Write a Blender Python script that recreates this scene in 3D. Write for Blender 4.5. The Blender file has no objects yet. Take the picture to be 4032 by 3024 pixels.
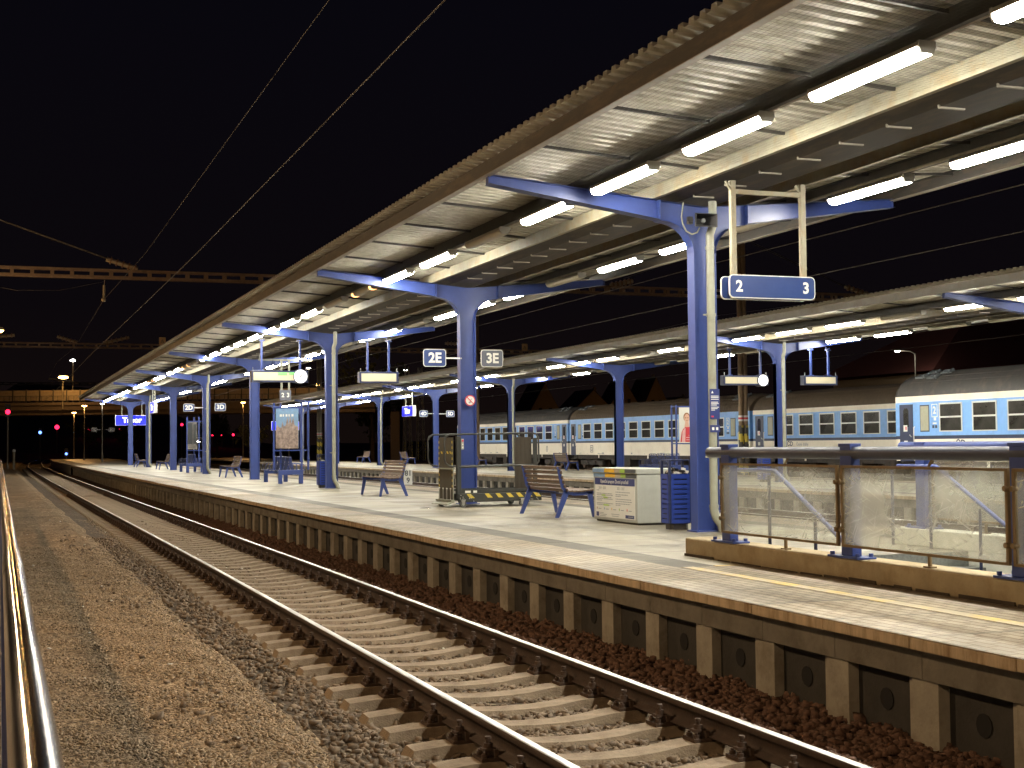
import bpy, math, random
import numpy as np
from mathutils import Vector, Matrix
random.seed(7); RNG = np.random.default_rng(7)
S = bpy.context.scene
COL = S.collection
PI = math.pi

# ------------------------------------------------------------------ helpers
def tag(o, label=None, cat=None, group=None, kind=None):
    if label: o['label'] = label
    if cat: o['category'] = cat
    if group: o['group'] = group
    if kind: o['kind'] = kind
    return o

def thing(name, loc, label, cat, group=None, rz=0.0):
    o = bpy.data.objects.new(name, None); COL.objects.link(o)
    o.empty_display_size = 0.2
    o.location = loc; o.rotation_euler = (0, 0, rz)
    return tag(o, label, cat, group)

KIDS = {}
def put(o, parent):
    if parent is not None:
        o.parent = parent; KIDS.setdefault(parent.name, []).append(o)
    return o

def copy_tree(o, parent=None, loc=None, rz=None, label=None, group=None):
    c = o.copy(); COL.objects.link(c)
    if parent is not None: put(c, parent)
    for ch in KIDS.get(o.name, []): copy_tree(ch, c)
    if loc is not None: c.location = loc
    if rz is not None: c.rotation_euler = (0, 0, rz)
    if label: c['label'] = label
    if group: c['group'] = group
    return c

class MB:
    def __init__(s): s.v = []; s.f = []; s.m = []; s.s = []; s.mi = 0; s.uv = None
    def add(s, vs, fs, smooth=False, m=None):
        b = len(s.v); s.v.extend([tuple(p) for p in vs]); k = s.mi if m is None else m
        for f in fs:
            s.f.append([b + i for i in f]); s.m.append(k); s.s.append(smooth)
        return s
    def quad(s, a, b, c, d, m=None): return s.add([a, b, c, d], [(0, 1, 2, 3)], m=m)
    def box(s, x0, y0, z0, x1, y1, z1, m=None):
        v = [(x0,y0,z0),(x1,y0,z0),(x1,y1,z0),(x0,y1,z0),(x0,y0,z1),(x1,y0,z1),(x1,y1,z1),(x0,y1,z1)]
        return s.add(v, [(0,3,2,1),(4,5,6,7),(0,1,5,4),(1,2,6,5),(2,3,7,6),(3,0,4,7)], m=m)
    def obox(s, c, ax, ay, az, m=None):
        c = Vector(c); ax = Vector(ax); ay = Vector(ay); az = Vector(az)
        v = [c + ax*i + ay*j + az*k for k in (-1,1) for (i,j) in ((-1,-1),(1,-1),(1,1),(-1,1))]
        return s.add(v, [(0,3,2,1),(4,5,6,7),(0,1,5,4),(1,2,6,5),(2,3,7,6),(3,0,4,7)], m=m)
    def bar(s, p0, p1, w, h, up=(0,0,1), m=None):
        p0 = Vector(p0); p1 = Vector(p1); d = p1 - p0; L = d.length
        if L < 1e-9: return s
        d = d / L; up = Vector(up)
        if abs(d.dot(up)) > .98: up = Vector((1,0,0))
        sd = d.cross(up).normalized(); u = sd.cross(d)
        return s.obox((p0+p1)/2, d*(L/2), sd*(w/2), u*(h/2), m=m)
    def tube(s, pts, r, n=10, cap=True, m=None, r2=None):
        pts = [Vector(p) for p in pts]; N = len(pts); vs = []
        t0 = (pts[1]-pts[0]).normalized()
        a = Vector((0,0,1)) if abs(t0.z) < .9 else Vector((1,0,0))
        nx = t0.cross(a).normalized()
        for i, p in enumerate(pts):
            if i == 0: t = t0
            elif i == N-1: t = (pts[i]-pts[i-1]).normalized()
            else: t = ((pts[i+1]-pts[i]).normalized() + (pts[i]-pts[i-1]).normalized()).normalized()
            nx = (nx - t*nx.dot(t)).normalized(); ny = t.cross(nx)
            rr = r if r2 is None else r + (r2-r)*i/(N-1)
            k = 1.0
            if 0 < i < N-1:
                cs = max(.5, t.dot((pts[i]-pts[i-1]).normalized())); k = 1/cs if len(pts) < 12 else 1
            for j in range(n):
                an = 2*PI*j/n; vs.append(p + nx*(math.cos(an)*rr) + ny*(math.sin(an)*rr))
        fs = []
        for i in range(N-1):
            for j in range(n):
                k = (j+1) % n; fs.append((i*n+j, i*n+k, (i+1)*n+k, (i+1)*n+j))
        s.add(vs, fs, smooth=True, m=m)
        if cap:
            s.add(vs[:n], [tuple(range(n-1,-1,-1))], m=m); s.add(vs[-n:], [tuple(range(n))], m=m)
        return s
    def cyl(s, p0, p1, r, n=12, m=None, r2=None): return s.tube([p0, p1], r, n, True, m, r2)
    def prism(s, poly, o, ux, uy, ud, m=None, smooth=False):
        o = Vector(o); ux = Vector(ux); uy = Vector(uy); ud = Vector(ud); n = len(poly)
        A = [o + ux*p[0] + uy*p[1] for p in poly]; B = [p + ud for p in A]
        s.add(A, [tuple(range(n))], m=m); s.add(B, [tuple(range(n-1,-1,-1))], m=m)
        s.add(A+B, [(i, (i+1)%n, n+(i+1)%n, n+i) for i in range(n)], smooth=smooth, m=m)
        return s
    def sphere(s, c, r, nu=10, nv=6, m=None, sc=(1,1,1)):
        c = Vector(c); vs = []; fs = []
        for i in range(nv+1):
            th = PI*i/nv
            for j in range(nu):
                ph = 2*PI*j/nu
                vs.append((c.x+r*sc[0]*math.sin(th)*math.cos(ph), c.y+r*sc[1]*math.sin(th)*math.sin(ph), c.z+r*sc[2]*math.cos(th)))
        for i in range(nv):
            for j in range(nu):
                k = (j+1)%nu; fs.append((i*nu+j, (i+1)*nu+j, (i+1)*nu+k, i*nu+k))
        return s.add(vs, fs, True, m)
    def mesh(s, name, mats):
        me = bpy.data.meshes.new(name)
        me.from_pydata(s.v, [], s.f)
        if not isinstance(mats, (list, tuple)): mats = [mats]
        for k in mats: me.materials.append(k)
        me.polygons.foreach_set('material_index', s.m)
        me.polygons.foreach_set('use_smooth', s.s)
        if s.uv is not None:
            ul = me.uv_layers.new(name='uv')
            ul.data.foreach_set('uv', np.array([c for f in s.f for i in f for c in s.uv[i]], dtype=np.float32))
        me.update(); return me
    def build(s, name, mats, parent=None, loc=None, bevel=0, label=None):
        o = bpy.data.objects.new(name, s.mesh(name, mats)); COL.objects.link(o)
        put(o, parent)
        if loc is not None: o.location = loc
        if bevel:
            b = o.modifiers.new('b', 'BEVEL'); b.width = bevel; b.segments = 2; b.limit_method = 'ANGLE'; b.angle_limit = .7
        if label: o['label'] = label
        return o

def inst(name, me, parent, loc=(0,0,0), rot=(0,0,0)):
    o = bpy.data.objects.new(name, me); COL.objects.link(o); o.location = loc; o.rotation_euler = rot
    return put(o, parent)

# text meshes are made first, while the scene is still empty
_TX = {}
def text_mesh(s, bold=0.0):
    key = (s, bold)
    if key in _TX: return _TX[key]
    cu = bpy.data.curves.new('lettering', 'FONT'); cu.body = s; cu.size = 1.0
    cu.align_x = 'CENTER'; cu.align_y = 'CENTER'; cu.offset = bold; cu.extrude = 0.004; cu.resolution_u = 3
    ob = bpy.data.objects.new('lettering', cu); COL.objects.link(ob)
    dg = bpy.context.evaluated_depsgraph_get()
    me = bpy.data.meshes.new_from_object(ob.evaluated_get(dg))
    bpy.data.objects.remove(ob); bpy.data.curves.remove(cu)
    me.materials.clear(); _TX[key] = me
    return me
def lettering(s, size, loc, face, m, parent, bold=.02, sx=1.0, name='lettering'):
    """face: '-Y' (read from the camera side) or '-X'."""
    me = text_mesh(s, bold).copy(); me.materials.append(m)
    rot = {'-Y': (PI/2, 0, 0), '-X': (PI/2, 0, -PI/2), '+Y': (PI/2, 0, PI)}[face]
    o = inst(name, me, parent, loc, rot); o.scale = (size*sx, size, size)
    return o
for t_ in ['2','3','2E','3E','2D','3D','2C','3C','4D','5D','Tábor','81','9','1']:
    text_mesh(t_, .03)
for t_ in ['Operační program Životní prostředí','2014 – 2020','2021 – 2027','RAL','V EVR','ČD','České dráhy','www','S']:
    text_mesh(t_, .012)

# ------------------------------------------------------------------ materials
def mat(name, col, rough=.6, metal=0.0, var=.12, vs=6.0, bump=0.0, bs=60.0, dirt=None, dirt_amt=.4, ds=2.5, spec=.5, rvar=0.0, stretch=None, coat=0):
    m = bpy.data.materials.new(name); m.use_nodes = True
    nt = m.node_tree; N = nt.nodes; L = nt.links; p = N['Principled BSDF']
    p.inputs['Metallic'].default_value = metal; p.inputs['Roughness'].default_value = rough
    p.inputs['Specular IOR Level'].default_value = spec
    if coat: p.inputs['Coat Weight'].default_value = coat
    tc = N.new('ShaderNodeTexCoord'); mp = N.new('ShaderNodeMapping')
    L.new(tc.outputs['Object'], mp.inputs['Vector'])
    if stretch: mp.inputs['Scale'].default_value = stretch
    n1 = N.new('ShaderNodeTexNoise'); n1.inputs['Scale'].default_value = vs; n1.inputs['Detail'].default_value = 6; n1.inputs['Roughness'].default_value = .65
    L.new(mp.outputs[0], n1.inputs['Vector'])
    r = N.new('ShaderNodeValToRGB'); r.color_ramp.elements[0].position = .3; r.color_ramp.elements[1].position = .7
    a = [max(0, c*(1-var)) for c in col[:3]]; b = [min(1, c*(1+var)) for c in col[:3]]
    r.color_ramp.elements[0].color = (*a, 1); r.color_ramp.elements[1].color = (*b, 1)
    L.new(n1.outputs['Fac'], r.inputs['Fac']); out = r.outputs['Color']
    if dirt:
        n2 = N.new('ShaderNodeTexNoise'); n2.inputs['Scale'].default_value = ds; n2.inputs['Detail'].default_value = 8; n2.inputs['Roughness'].default_value = .7
        L.new(mp.outputs[0], n2.inputs['Vector'])
        r2 = N.new('ShaderNodeValToRGB'); r2.color_ramp.elements[0].position = .48; r2.color_ramp.elements[1].position = .68
        r2.color_ramp.elements[0].color = (0,0,0,1); r2.color_ramp.elements[1].color = (dirt_amt,)*3 + (1,)
        L.new(n2.outputs['Fac'], r2.inputs['Fac'])
        mx = N.new('ShaderNodeMixRGB'); mx.inputs['Color2'].default_value = (*dirt, 1)
        L.new(r2.outputs['Color'], mx.inputs['Fac']); L.new(out, mx.inputs['Color1']); out = mx.outputs['Color']
    L.new(out, p.inputs['Base Color'])
    if rvar:
        n4 = N.new('ShaderNodeTexNoise'); n4.inputs['Scale'].default_value = ds; n4.inputs['Detail'].default_value = 5
        L.new(mp.outputs[0], n4.inputs['Vector'])
        mr = N.new('ShaderNodeMapRange'); mr.inputs['To Min'].default_value = max(.05, rough-rvar); mr.inputs['To Max'].default_value = min(1, rough+rvar)
        mr.inputs['From Min'].default_value = .3; mr.inputs['From Max'].default_value = .7
        L.new(n4.outputs['Fac'], mr.inputs['Value']); L.new(mr.outputs[0], p.inputs['Roughness'])
    if bump:
        n3 = N.new('ShaderNodeTexNoise'); n3.inputs['Scale'].default_value = bs; n3.inputs['Detail'].default_value = 4
        L.new(mp.outputs[0], n3.inputs['Vector'])
        bp = N.new('ShaderNodeBump'); bp.inputs['Strength'].default_value = bump; bp.inputs['Distance'].default_value = .02
        L.new(n3.outputs['Fac'], bp.inputs['Height']); L.new(bp.outputs[0], p.inputs['Normal'])
    return m

def emis(name, col, st):
    m = bpy.data.materials.new(name); m.use_nodes = True
    nt = m.node_tree; p = nt.nodes['Principled BSDF']
    p.inputs['Base Color'].default_value = (*[min(1,c*.8) for c in col], 1)
    p.inputs['Emission Color'].default_value = (*col, 1); p.inputs['Emission Strength'].default_value = st
    return m

M = {}
M['blue'] = mat('blue_paint', (.040,.070,.265), .38, var=.10, vs=3, dirt=(.03,.045,.16), dirt_amt=.35, ds=1.6, bump=.05, bs=14, rvar=.08)
M['bluebin'] = mat('bin_blue_paint', (.020,.050,.30), .42, var=.1, vs=5, dirt=(.02,.03,.10), dirt_amt=.4)
M['navy'] = mat('navy_paint', (.018,.028,.085), .4, var=.12, dirt=(.05,.05,.06), dirt_amt=.3)
M['signblue'] = mat('sign_blue_enamel', (.022,.050,.19), .28, var=.06, dirt=(.04,.07,.2), dirt_amt=.3)
M['signgrey'] = mat('sign_grey', (.14,.15,.19), .25, var=.1)  # grey sign face; on the 3E sign it stands for glare
M['white'] = mat('white_paint', (.78,.78,.74), .4, var=.05)
M['pipe'] = mat('grey_painted_pipe', (.30,.31,.255), .42, var=.10, vs=7, dirt=(.22,.20,.13), dirt_amt=.5, ds=3)
M['cream'] = mat('cream_steel', (.30,.275,.20), .5, var=.14, vs=4, dirt=(.30,.17,.05), dirt_amt=.55, ds=3.5)
M['galv'] = mat('galvanised_sheet', (.58,.555,.47), .46, metal=.25, var=.10, vs=3, dirt=(.27,.24,.17), dirt_amt=.5, ds=5, rvar=.06)
M['galvtop'] = mat('galvanised_steel', (.36,.35,.32), .45, metal=.6, var=.15, vs=5, dirt=(.2,.15,.08), dirt_amt=.5)
M['steelbrown'] = mat('weathered_brown_steel', (.040,.034,.028), .6, var=.2, vs=4, dirt=(.16,.11,.06), dirt_amt=.5, ds=5, stretch=(1,.2,1))
M['soffit'] = mat('pale_flange_paint', (.34,.31,.26), .55, var=.12, dirt=(.2,.14,.08), dirt_amt=.45, ds=4)
M['darksteel'] = mat('dark_steel', (.05,.048,.045), .5, var=.2, dirt=(.09,.07,.05), dirt_amt=.4)
M['rail'] = mat('rusty_rail', (.050,.030,.020), .75, var=.3, vs=9, bump=.2, bs=40)
M['railtop'] = mat('polished_rail_head', (.72,.71,.69), .40, metal=1.0, var=.08, vs=2, rvar=.05, stretch=(6,.3,6))
M['rust'] = mat('rusty_iron', (.070,.042,.027), .8, var=.35, vs=14, bump=.3, bs=60)
M['sleeper'] = mat('sleeper_concrete', (.30,.235,.165), .88, var=.22, vs=9, dirt=(.13,.085,.05), dirt_amt=.6, ds=4, bump=.35, bs=70)
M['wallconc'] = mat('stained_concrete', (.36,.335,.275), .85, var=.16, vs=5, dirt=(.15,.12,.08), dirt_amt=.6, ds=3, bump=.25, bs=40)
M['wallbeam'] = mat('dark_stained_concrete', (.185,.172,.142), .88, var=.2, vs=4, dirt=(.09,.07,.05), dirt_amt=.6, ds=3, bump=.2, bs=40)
M['walldark'] = mat('shaded_recess_concrete', (.050,.048,.043), .9, var=.2, vs=5, bump=.2, bs=40)  # dark concrete, with the shade of the recess put into its colour
M['hole'] = mat('dark_hole', (.012,.012,.012), .9)
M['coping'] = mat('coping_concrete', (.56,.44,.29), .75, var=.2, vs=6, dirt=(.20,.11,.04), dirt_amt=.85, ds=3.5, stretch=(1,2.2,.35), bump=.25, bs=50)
M['parapet'] = mat('parapet_concrete', (.36,.29,.18), .85, var=.15, vs=4, dirt=(.22,.14,.06), dirt_amt=.6, ds=3, bump=.3, bs=30)
M['whitewall'] = mat('whitewashed_wall', (.66,.66,.58), .8, var=.06, dirt=(.4,.4,.35), dirt_amt=.4)
M['granite'] = mat('dark_terrazzo', (.16,.17,.16), .6, var=.35, vs=25, bump=.05)
M['soil'] = mat('dark_soil', (.060,.045,.032), .95, var=.3, vs=1.2, bump=.5, bs=8)
M['wood'] = mat('brown_slat_wood', (.125,.082,.058), .5, var=.3, vs=5, dirt=(.30,.23,.16), dirt_amt=.3, ds=6, stretch=(8,1,8), bump=.1, bs=30)
M['black'] = mat('black_plastic', (.018,.018,.020), .45, var=.1)
M['liftgrey'] = mat('lift_dark_grey', (.040,.043,.042), .45, metal=.2, var=.12, dirt=(.12,.1,.07), dirt_amt=.3)
M['liftpanel'] = mat('lift_ramp_panel', (.085,.077,.062), .5, metal=.3, var=.14, dirt=(.08,.07,.05), dirt_amt=.5, stretch=(1,1,.3))
M['rubber'] = mat('grey_rubber', (.10,.10,.095), .7, var=.15)
M['chrome'] = mat('steel_fitting', (.55,.55,.53), .3, metal=.9, var=.1)
M['yellow'] = mat('hazard_yellow', (.62,.47,.06), .5, var=.1)
M['boxgrey'] = mat('grit_box_grey', (.40,.42,.39), .5, var=.05, dirt=(.28,.28,.25), dirt_amt=.35)
M['paper'] = mat('poster_paper', (.74,.74,.70), .4, var=.03)
M['ink'] = mat('dark_ink', (.06,.07,.08), .5, var=.05)
M['ink2'] = mat('grey_ink', (.34,.36,.38), .5, var=.05)
M['posterblue'] = mat('poster_navy', (.030,.045,.18), .35, var=.05)
M['skyblue'] = mat('light_blue_print', (.20,.33,.52), .4, var=.15)
M['orange'] = mat('orange_print', (.72,.42,.03), .4, var=.1)
M['lime'] = mat('lime_print', (.35,.55,.08), .4, var=.1)
M['taupe'] = mat('taupe_print', (.38,.32,.25), .4, var=.1)
M['red'] = mat('red_print', (.62,.05,.07), .4, var=.1)
M['skin'] = mat('skin_print', (.68,.42,.32), .5, var=.05)
M['hair'] = mat('hair_print', (.30,.15,.07), .5, var=.1)
M['pink'] = mat('pink_print', (.75,.45,.45), .5, var=.1)
M['panel'] = mat('display_panel_beige', (.60,.55,.40), .5, var=.04)
M['noteg'] = mat('green_note', (.22,.78,.22), .5, var=.05)
M['handrail'] = mat('dark_tube_paint', (.050,.058,.092), .42, var=.15, metal=.2, rvar=.06)
M['chromerail'] = mat('worn_steel_handrail', (.40,.40,.42), .15, metal=1.0, var=.2, vs=2, rvar=.05, stretch=(1,.25,1))
M['rustframe'] = mat('brown_glazing_bar', (.16,.105,.045), .55, var=.2)
M['cblue'] = mat('coach_light_blue', (.20,.43,.86), .35, var=.06, dirt=(.10,.24,.48), dirt_amt=.5, ds=1.2)
M['cnavy'] = mat('coach_navy', (.020,.032,.085), .35, var=.08)
M['cwhite'] = mat('coach_cream_white', (.90,.84,.72), .4, var=.04, dirt=(.66,.58,.47), dirt_amt=.4, ds=1.0)
M['croof'] = mat('coach_grey_roof', (.050,.047,.046), .6, var=.15, dirt=(.13,.10,.08), dirt_amt=.5)
M['croofb'] = mat('coach_brown_roof', (.105,.074,.047), .65, var=.2, dirt=(.10,.07,.05), dirt_amt=.5)
M['cframe'] = mat('coach_window_frame', (.66,.67,.66), .35, metal=.3, var=.05)
M['cglass'] = mat('coach_dark_glass', (.036,.035,.032), .12, var=.5, vs=1.1, spec=.7)
M['cfrost'] = mat('coach_frosted_glass', (.36,.36,.27), .3, var=.1)
M['under'] = mat('coach_underframe', (.035,.030,.027), .8, var=.35, dirt=(.10,.06,.04), dirt_amt=.5)
M['vent'] = mat('coach_vent_metal', (.17,.19,.21), .4, metal=.4, var=.1)
M['gantry'] = mat('gantry_rust_paint', (.26,.175,.105), .7, var=.2, dirt=(.15,.09,.05), dirt_amt=.5)
M['mast'] = mat('mast_brown_paint', (.24,.155,.085), .6, var=.15, dirt=(.15,.11,.08), dirt_amt=.5)
M['mastgrey'] = mat('mast_grey_paint', (.26,.23,.18), .6, var=.15)
M['wire'] = mat('copper_wire', (.085,.078,.068), .6, metal=.2)
M['insul'] = mat('brown_insulator', (.30,.17,.09), .3, var=.1)
M['rod'] = mat('galvanised_rod', (.45,.37,.25), .5, metal=.3)
M['warn'] = mat('warning_plate', (.70,.47,.22), .5, var=.05)
M['house'] = mat('ochre_render', (.30,.21,.12), .9, var=.15)
M['roofred'] = mat('dark_red_roof', (.13,.035,.025), .85, var=.15)
M['roofdark'] = mat('dark_tiles', (.035,.03,.03), .9, var=.2)
M['bark'] = mat('bark', (.09,.065,.045), .9, var=.3)
M['leaf'] = mat('leaf_green', (.075,.085,.025), .7, var=.4, vs=2)
M['bridge'] = mat('bridge_concrete', (.17,.13,.10), .9, var=.15)
M['barrier'] = mat('noise_barrier_panel', (.36,.29,.21), .6, var=.12, dirt=(.2,.14,.08), dirt_amt=.6)
M['stonelight'] = mat('granite_ballast', (.165,.120,.080), .85, var=.75, vs=17)
M['stonerust'] = mat('rusty_ballast', (.135,.075,.050), .9, var=.45, vs=22)
M['gritstone'] = mat('fine_gravel', (.27,.20,.128), .9, var=.95, vs=22)
M['litter'] = mat('litter_paper', (.75,.73,.68), .7)
M['tube'] = emis('lit_fluorescent_diffuser', (1.0,.945,.80), 105)
M['dying'] = emis('glowing_tube_end', (1.0,.45,.15), 4)
M['dead'] = mat('unlit_diffuser', (.42,.38,.29), .35, var=.08)
M['clock'] = emis('lit_clock_face', (1,1,.96), 1.0)
M['bluelit'] = emis('backlit_blue', (.004,.012,.95), 1.05)
M['whitelit'] = emis('backlit_white', (.95,.97,1.0), 1.6)
M['redlamp'] = emis('red_signal_lens', (1.0,.015,.06), 4)
M['bluelamp'] = emis('blue_signal_lens', (.12,.25,1.0), 4)
M['sodium'] = emis('sodium_lens', (1.0,.52,.13), 40)
M['whitelens'] = emis('white_lamp_lens', (1.0,.98,.9), 30)
M['headlight'] = emis('headlight_lens', (1.0,.93,.85), 45)
M['winlit'] = emis('lit_window', (1.0,.75,.4), .6)
# ------------------------------------------------------------------ track alignment: straight near the camera, bending gently far away
_OY = [-60, 22, 35, 52, 75, 110, 150, 190, 228, 300, 420]
_OX = [0, 0, -.06, -.17, -.30, -.42, -.36, .5, 1.9, 5.6, 14]
def off(y): return float(np.interp(y, _OY, _OX))
DZ = .572          # deck of the near island platform above rail top
DZ3 = .49          # deck of the far island platform
CX, CX3 = 9.36, 24.45

# ------------------------------------------------------------------ camera
yaw, pitch, roll, camh, FLpx = 0.3519, 0.0432, -0.0094, 1.8222, 5496.52
f_ = Vector((math.sin(yaw)*math.cos(pitch), math.cos(yaw)*math.cos(pitch), math.sin(pitch)))
r0 = Vector((math.cos(yaw), -math.sin(yaw), 0)); u0 = r0.cross(f_)
r_ = r0*math.cos(roll) + u0*math.sin(roll); u_ = -r0*math.sin(roll) + u0*math.cos(roll)
cd = bpy.data.cameras.new('camera'); cam = bpy.data.objects.new('camera', cd); COL.objects.link(cam)
cam.matrix_world = Matrix(((r_.x,u_.x,-f_.x,0),(r_.y,u_.y,-f_.y,0),(r_.z,u_.z,-f_.z,camh),(0,0,0,1)))
cd.sensor_width = 36; cd.lens = 36*FLpx/4032; cd.clip_start = .05; cd.clip_end = 3000
S.camera = cam

# ------------------------------------------------------------------ night sky
w = bpy.data.worlds.new('World'); S.world = w; w.use_nodes = True
nt = w.node_tree; bg = nt.nodes['Background']
tc = nt.nodes.new('ShaderNodeTexCoord'); sp = nt.nodes.new('ShaderNodeSeparateXYZ'); rp = nt.nodes.new('ShaderNodeValToRGB')
nt.links.new(tc.outputs['Generated'], sp.inputs[0]); nt.links.new(sp.outputs['Z'], rp.inputs['Fac'])
e = rp.color_ramp.elements; e[0].position = 0; e[0].color = (.0050,.0029,.0024,1); e[1].position = .42; e[1].color = (.0017,.0017,.0037,1)
m_ = e.new(.10); m_.color = (.0028,.0020,.0028,1)
nt.links.new(rp.outputs['Color'], bg.inputs['Color']); bg.inputs['Strength'].default_value = 1.0

# ------------------------------------------------------------------ ground, gravel, ballast
def strip_mesh(name, xs, ys, z, m, zfun=None, follow=True, kind='structure', m_of=None, uv=False, skip=None):
    b = MB(); vs = []; 
    for y in ys:
        for x in xs:
            xx = x + (off(y) if follow else 0)
            vs.append((xx, y, z + (zfun(x, y) if zfun else 0)))
    n = len(xs); ms = m if isinstance(m, list) else [m]
    if uv: b.uv = [(x, y) for y in ys for x in xs]
    b.v = [tuple(v) for v in vs]
    for j in range(len(ys)-1):
        for i in range(n-1):
            if skip and skip((xs[i]+xs[i+1])/2, (ys[j]+ys[j+1])/2): continue
            b.f.append([j*n+i, j*n+i+1, (j+1)*n+i+1, (j+1)*n+i]); b.s.append(False)
            b.m.append(m_of((xs[i]+xs[i+1])/2, (ys[j]+ys[j+1])/2) if m_of else 0)
    o = b.build(name, ms)
    if kind: o['kind'] = kind
    return o

strip_mesh('ground', [-700, -300, -100, -20, 60, 200, 500, 900], [-200, -40, 60, 200, 500, 1400], -.42, M['soil'], follow=False)

def gravel_material(name, c1, c2, c3, scale, dark=None):
    m = bpy.data.materials.new(name); m.use_nodes = True
    nt = m.node_tree; N = nt.nodes; L = nt.links; p = N['Principled BSDF']; p.inputs['Roughness'].default_value = .93
    p.inputs['Specular IOR Level'].default_value = .2
    tc = N.new('ShaderNodeTexCoord')
    v = N.new('ShaderNodeTexVoronoi'); v.inputs['Scale'].default_value = scale
    L.new(tc.outputs['Object'], v.inputs['Vector'])
    r = N.new('ShaderNodeValToRGB'); el = r.color_ramp.elements
    el[0].color = (*c1, 1); el[1].color = (*c3, 1); k = el.new(.55); k.color = (*c2, 1)
    sx = N.new('ShaderNodeSeparateColor'); L.new(v.outputs['Color'], sx.inputs[0]); L.new(sx.outputs[0], r.inputs['Fac'])
    n = N.new('ShaderNodeTexNoise'); n.inputs['Scale'].default_value = .9; n.inputs['Detail'].default_value = 7
    L.new(tc.outputs['Object'], n.inputs['Vector'])
    mr = N.new('ShaderNodeMapRange'); mr.inputs['From Min'].default_value = .3; mr.inputs['From Max'].default_value = .7; mr.inputs['To Min'].default_value = .62; mr.inputs['To Max'].default_value = 1.15
    L.new(n.outputs['Fac'], mr.inputs['Value'])
    mx = N.new('ShaderNodeMixRGB'); mx.blend_type = 'MULTIPLY'; mx.inputs['Fac'].default_value = 1
    L.new(r.outputs['Color'], mx.inputs['Color1']); L.new(mr.outputs[0], mx.inputs['Color2'])
    L.new(mx.outputs['Color'], p.inputs['Base Color'])
    bp = N.new('ShaderNodeBump'); bp.inputs['Strength'].default_value = .9; bp.inputs['Distance'].default_value = .012; bp.invert = True
    L.new(v.outputs['Distance'], bp.inputs['Height']); L.new(bp.outputs[0], p.inputs['Normal'])
    return m
M['gravel'] = gravel_material('fine_gravel_path', (.035,.022,.012), (.20,.135,.076), (.50,.38,.25), 38)
M['ballastbed'] = gravel_material('ballast_bed', (.04,.028,.018), (.085,.062,.042), (.17,.13,.09), 26)
M['ballastred'] = gravel_material('rusty_ballast_bed', (.035,.020,.014), (.085,.048,.030), (.15,.09,.06), 26)

def gz(x, y):
    return .012*math.sin(x*3.1+y*.7) + .010*math.sin(y*1.9-x*2.0) + .008*math.sin(y*5.1+x*7)
ys_n = list(np.arange(-3, 30, .35)) + list(np.arange(30, 100, 2.)) + list(np.arange(100, 421, 10))
strip_mesh('gravel_path', list(np.linspace(-.1, 1.7, 9)) + [1.95, 2.2], ys_n, -.055, M['gravel'],
           zfun=lambda x, y: gz(x, y) - (max(0, x-1.55)**2)*.5)
def bz(x, y):
    d = abs(x-3.81)
    return (-.012 if d < 1.25 else 0) + .010*math.sin(x*9+y*3.3) + .008*math.sin(y*7.3)
strip_mesh('ballast_bed', [1.6, 1.9, 2.3, 2.6, 2.9, 3.4, 3.81, 4.2, 4.6, 4.95], ys_n, -.262, M['ballastbed'], zfun=lambda x, y: bz(x, y) + (.147 if x < 1.7 else (.11 if x < 2 else (.04 if x < 2.4 else 0))))
strip_mesh('rusty_ballast_bed', [4.95, 5.2, 5.45, 5.8], ys_n, -.262, M['ballastred'], zfun=lambda x, y: bz(x, y) + (x-4.95)*.16)
strip_mesh('ballast_bed', [11.8, 16.5, 20.9], [-20, 20, 30, 40, 50, 60, 75, 90, 110, 150, 190, 230, 300, 420], -.16, M['ballastbed'])
strip_mesh('ballast_bed', [28.2, 33, 38, 44], [-20, 20, 60, 110, 150, 190, 230, 300, 420], -.16, M['ballastbed'])

# ------------------------------------------------------------------ loose stones (nobody could count them)
def ico():
    t = (1+5**.5)/2
    v = np.array([(-1,t,0),(1,t,0),(-1,-t,0),(1,-t,0),(0,-1,t),(0,1,t),(0,-1,-t),(0,1,-t),(t,0,-1),(t,0,1),(-t,0,-1),(-t,0,1)], float)
    v /= np.linalg.norm(v[0])
    f = np.array([(0,11,5),(0,5,1),(0,1,7),(0,7,10),(0,10,11),(1,5,9),(5,11,4),(11,10,2),(10,7,6),(7,1,8),(3,9,4),(3,4,2),(3,2,6),(3,6,8),(3,8,9),(4,9,5),(2,4,11),(6,2,10),(8,6,7),(9,8,1)])
    return v, f
def cube():
    v = np.array([(x,y,z) for x in (-1,1) for y in (-1,1) for z in (-1,1)], float)*.72
    f = np.array([(0,1,3),(0,3,2),(4,6,7),(4,7,5),(0,4,5),(0,5,1),(2,3,7),(2,7,6),(0,2,6),(0,6,4),(1,5,7),(1,7,3)])
    return v, f
def octa():
    v = np.array([(1,0,0),(-1,0,0),(0,1,0),(0,-1,0),(0,0,1),(0,0,-1)], float)
    f = np.array([(0,2,4),(2,1,4),(1,3,4),(3,0,4),(2,0,5),(1,2,5),(3,1,5),(0,3,5)])
    return v, f
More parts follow.
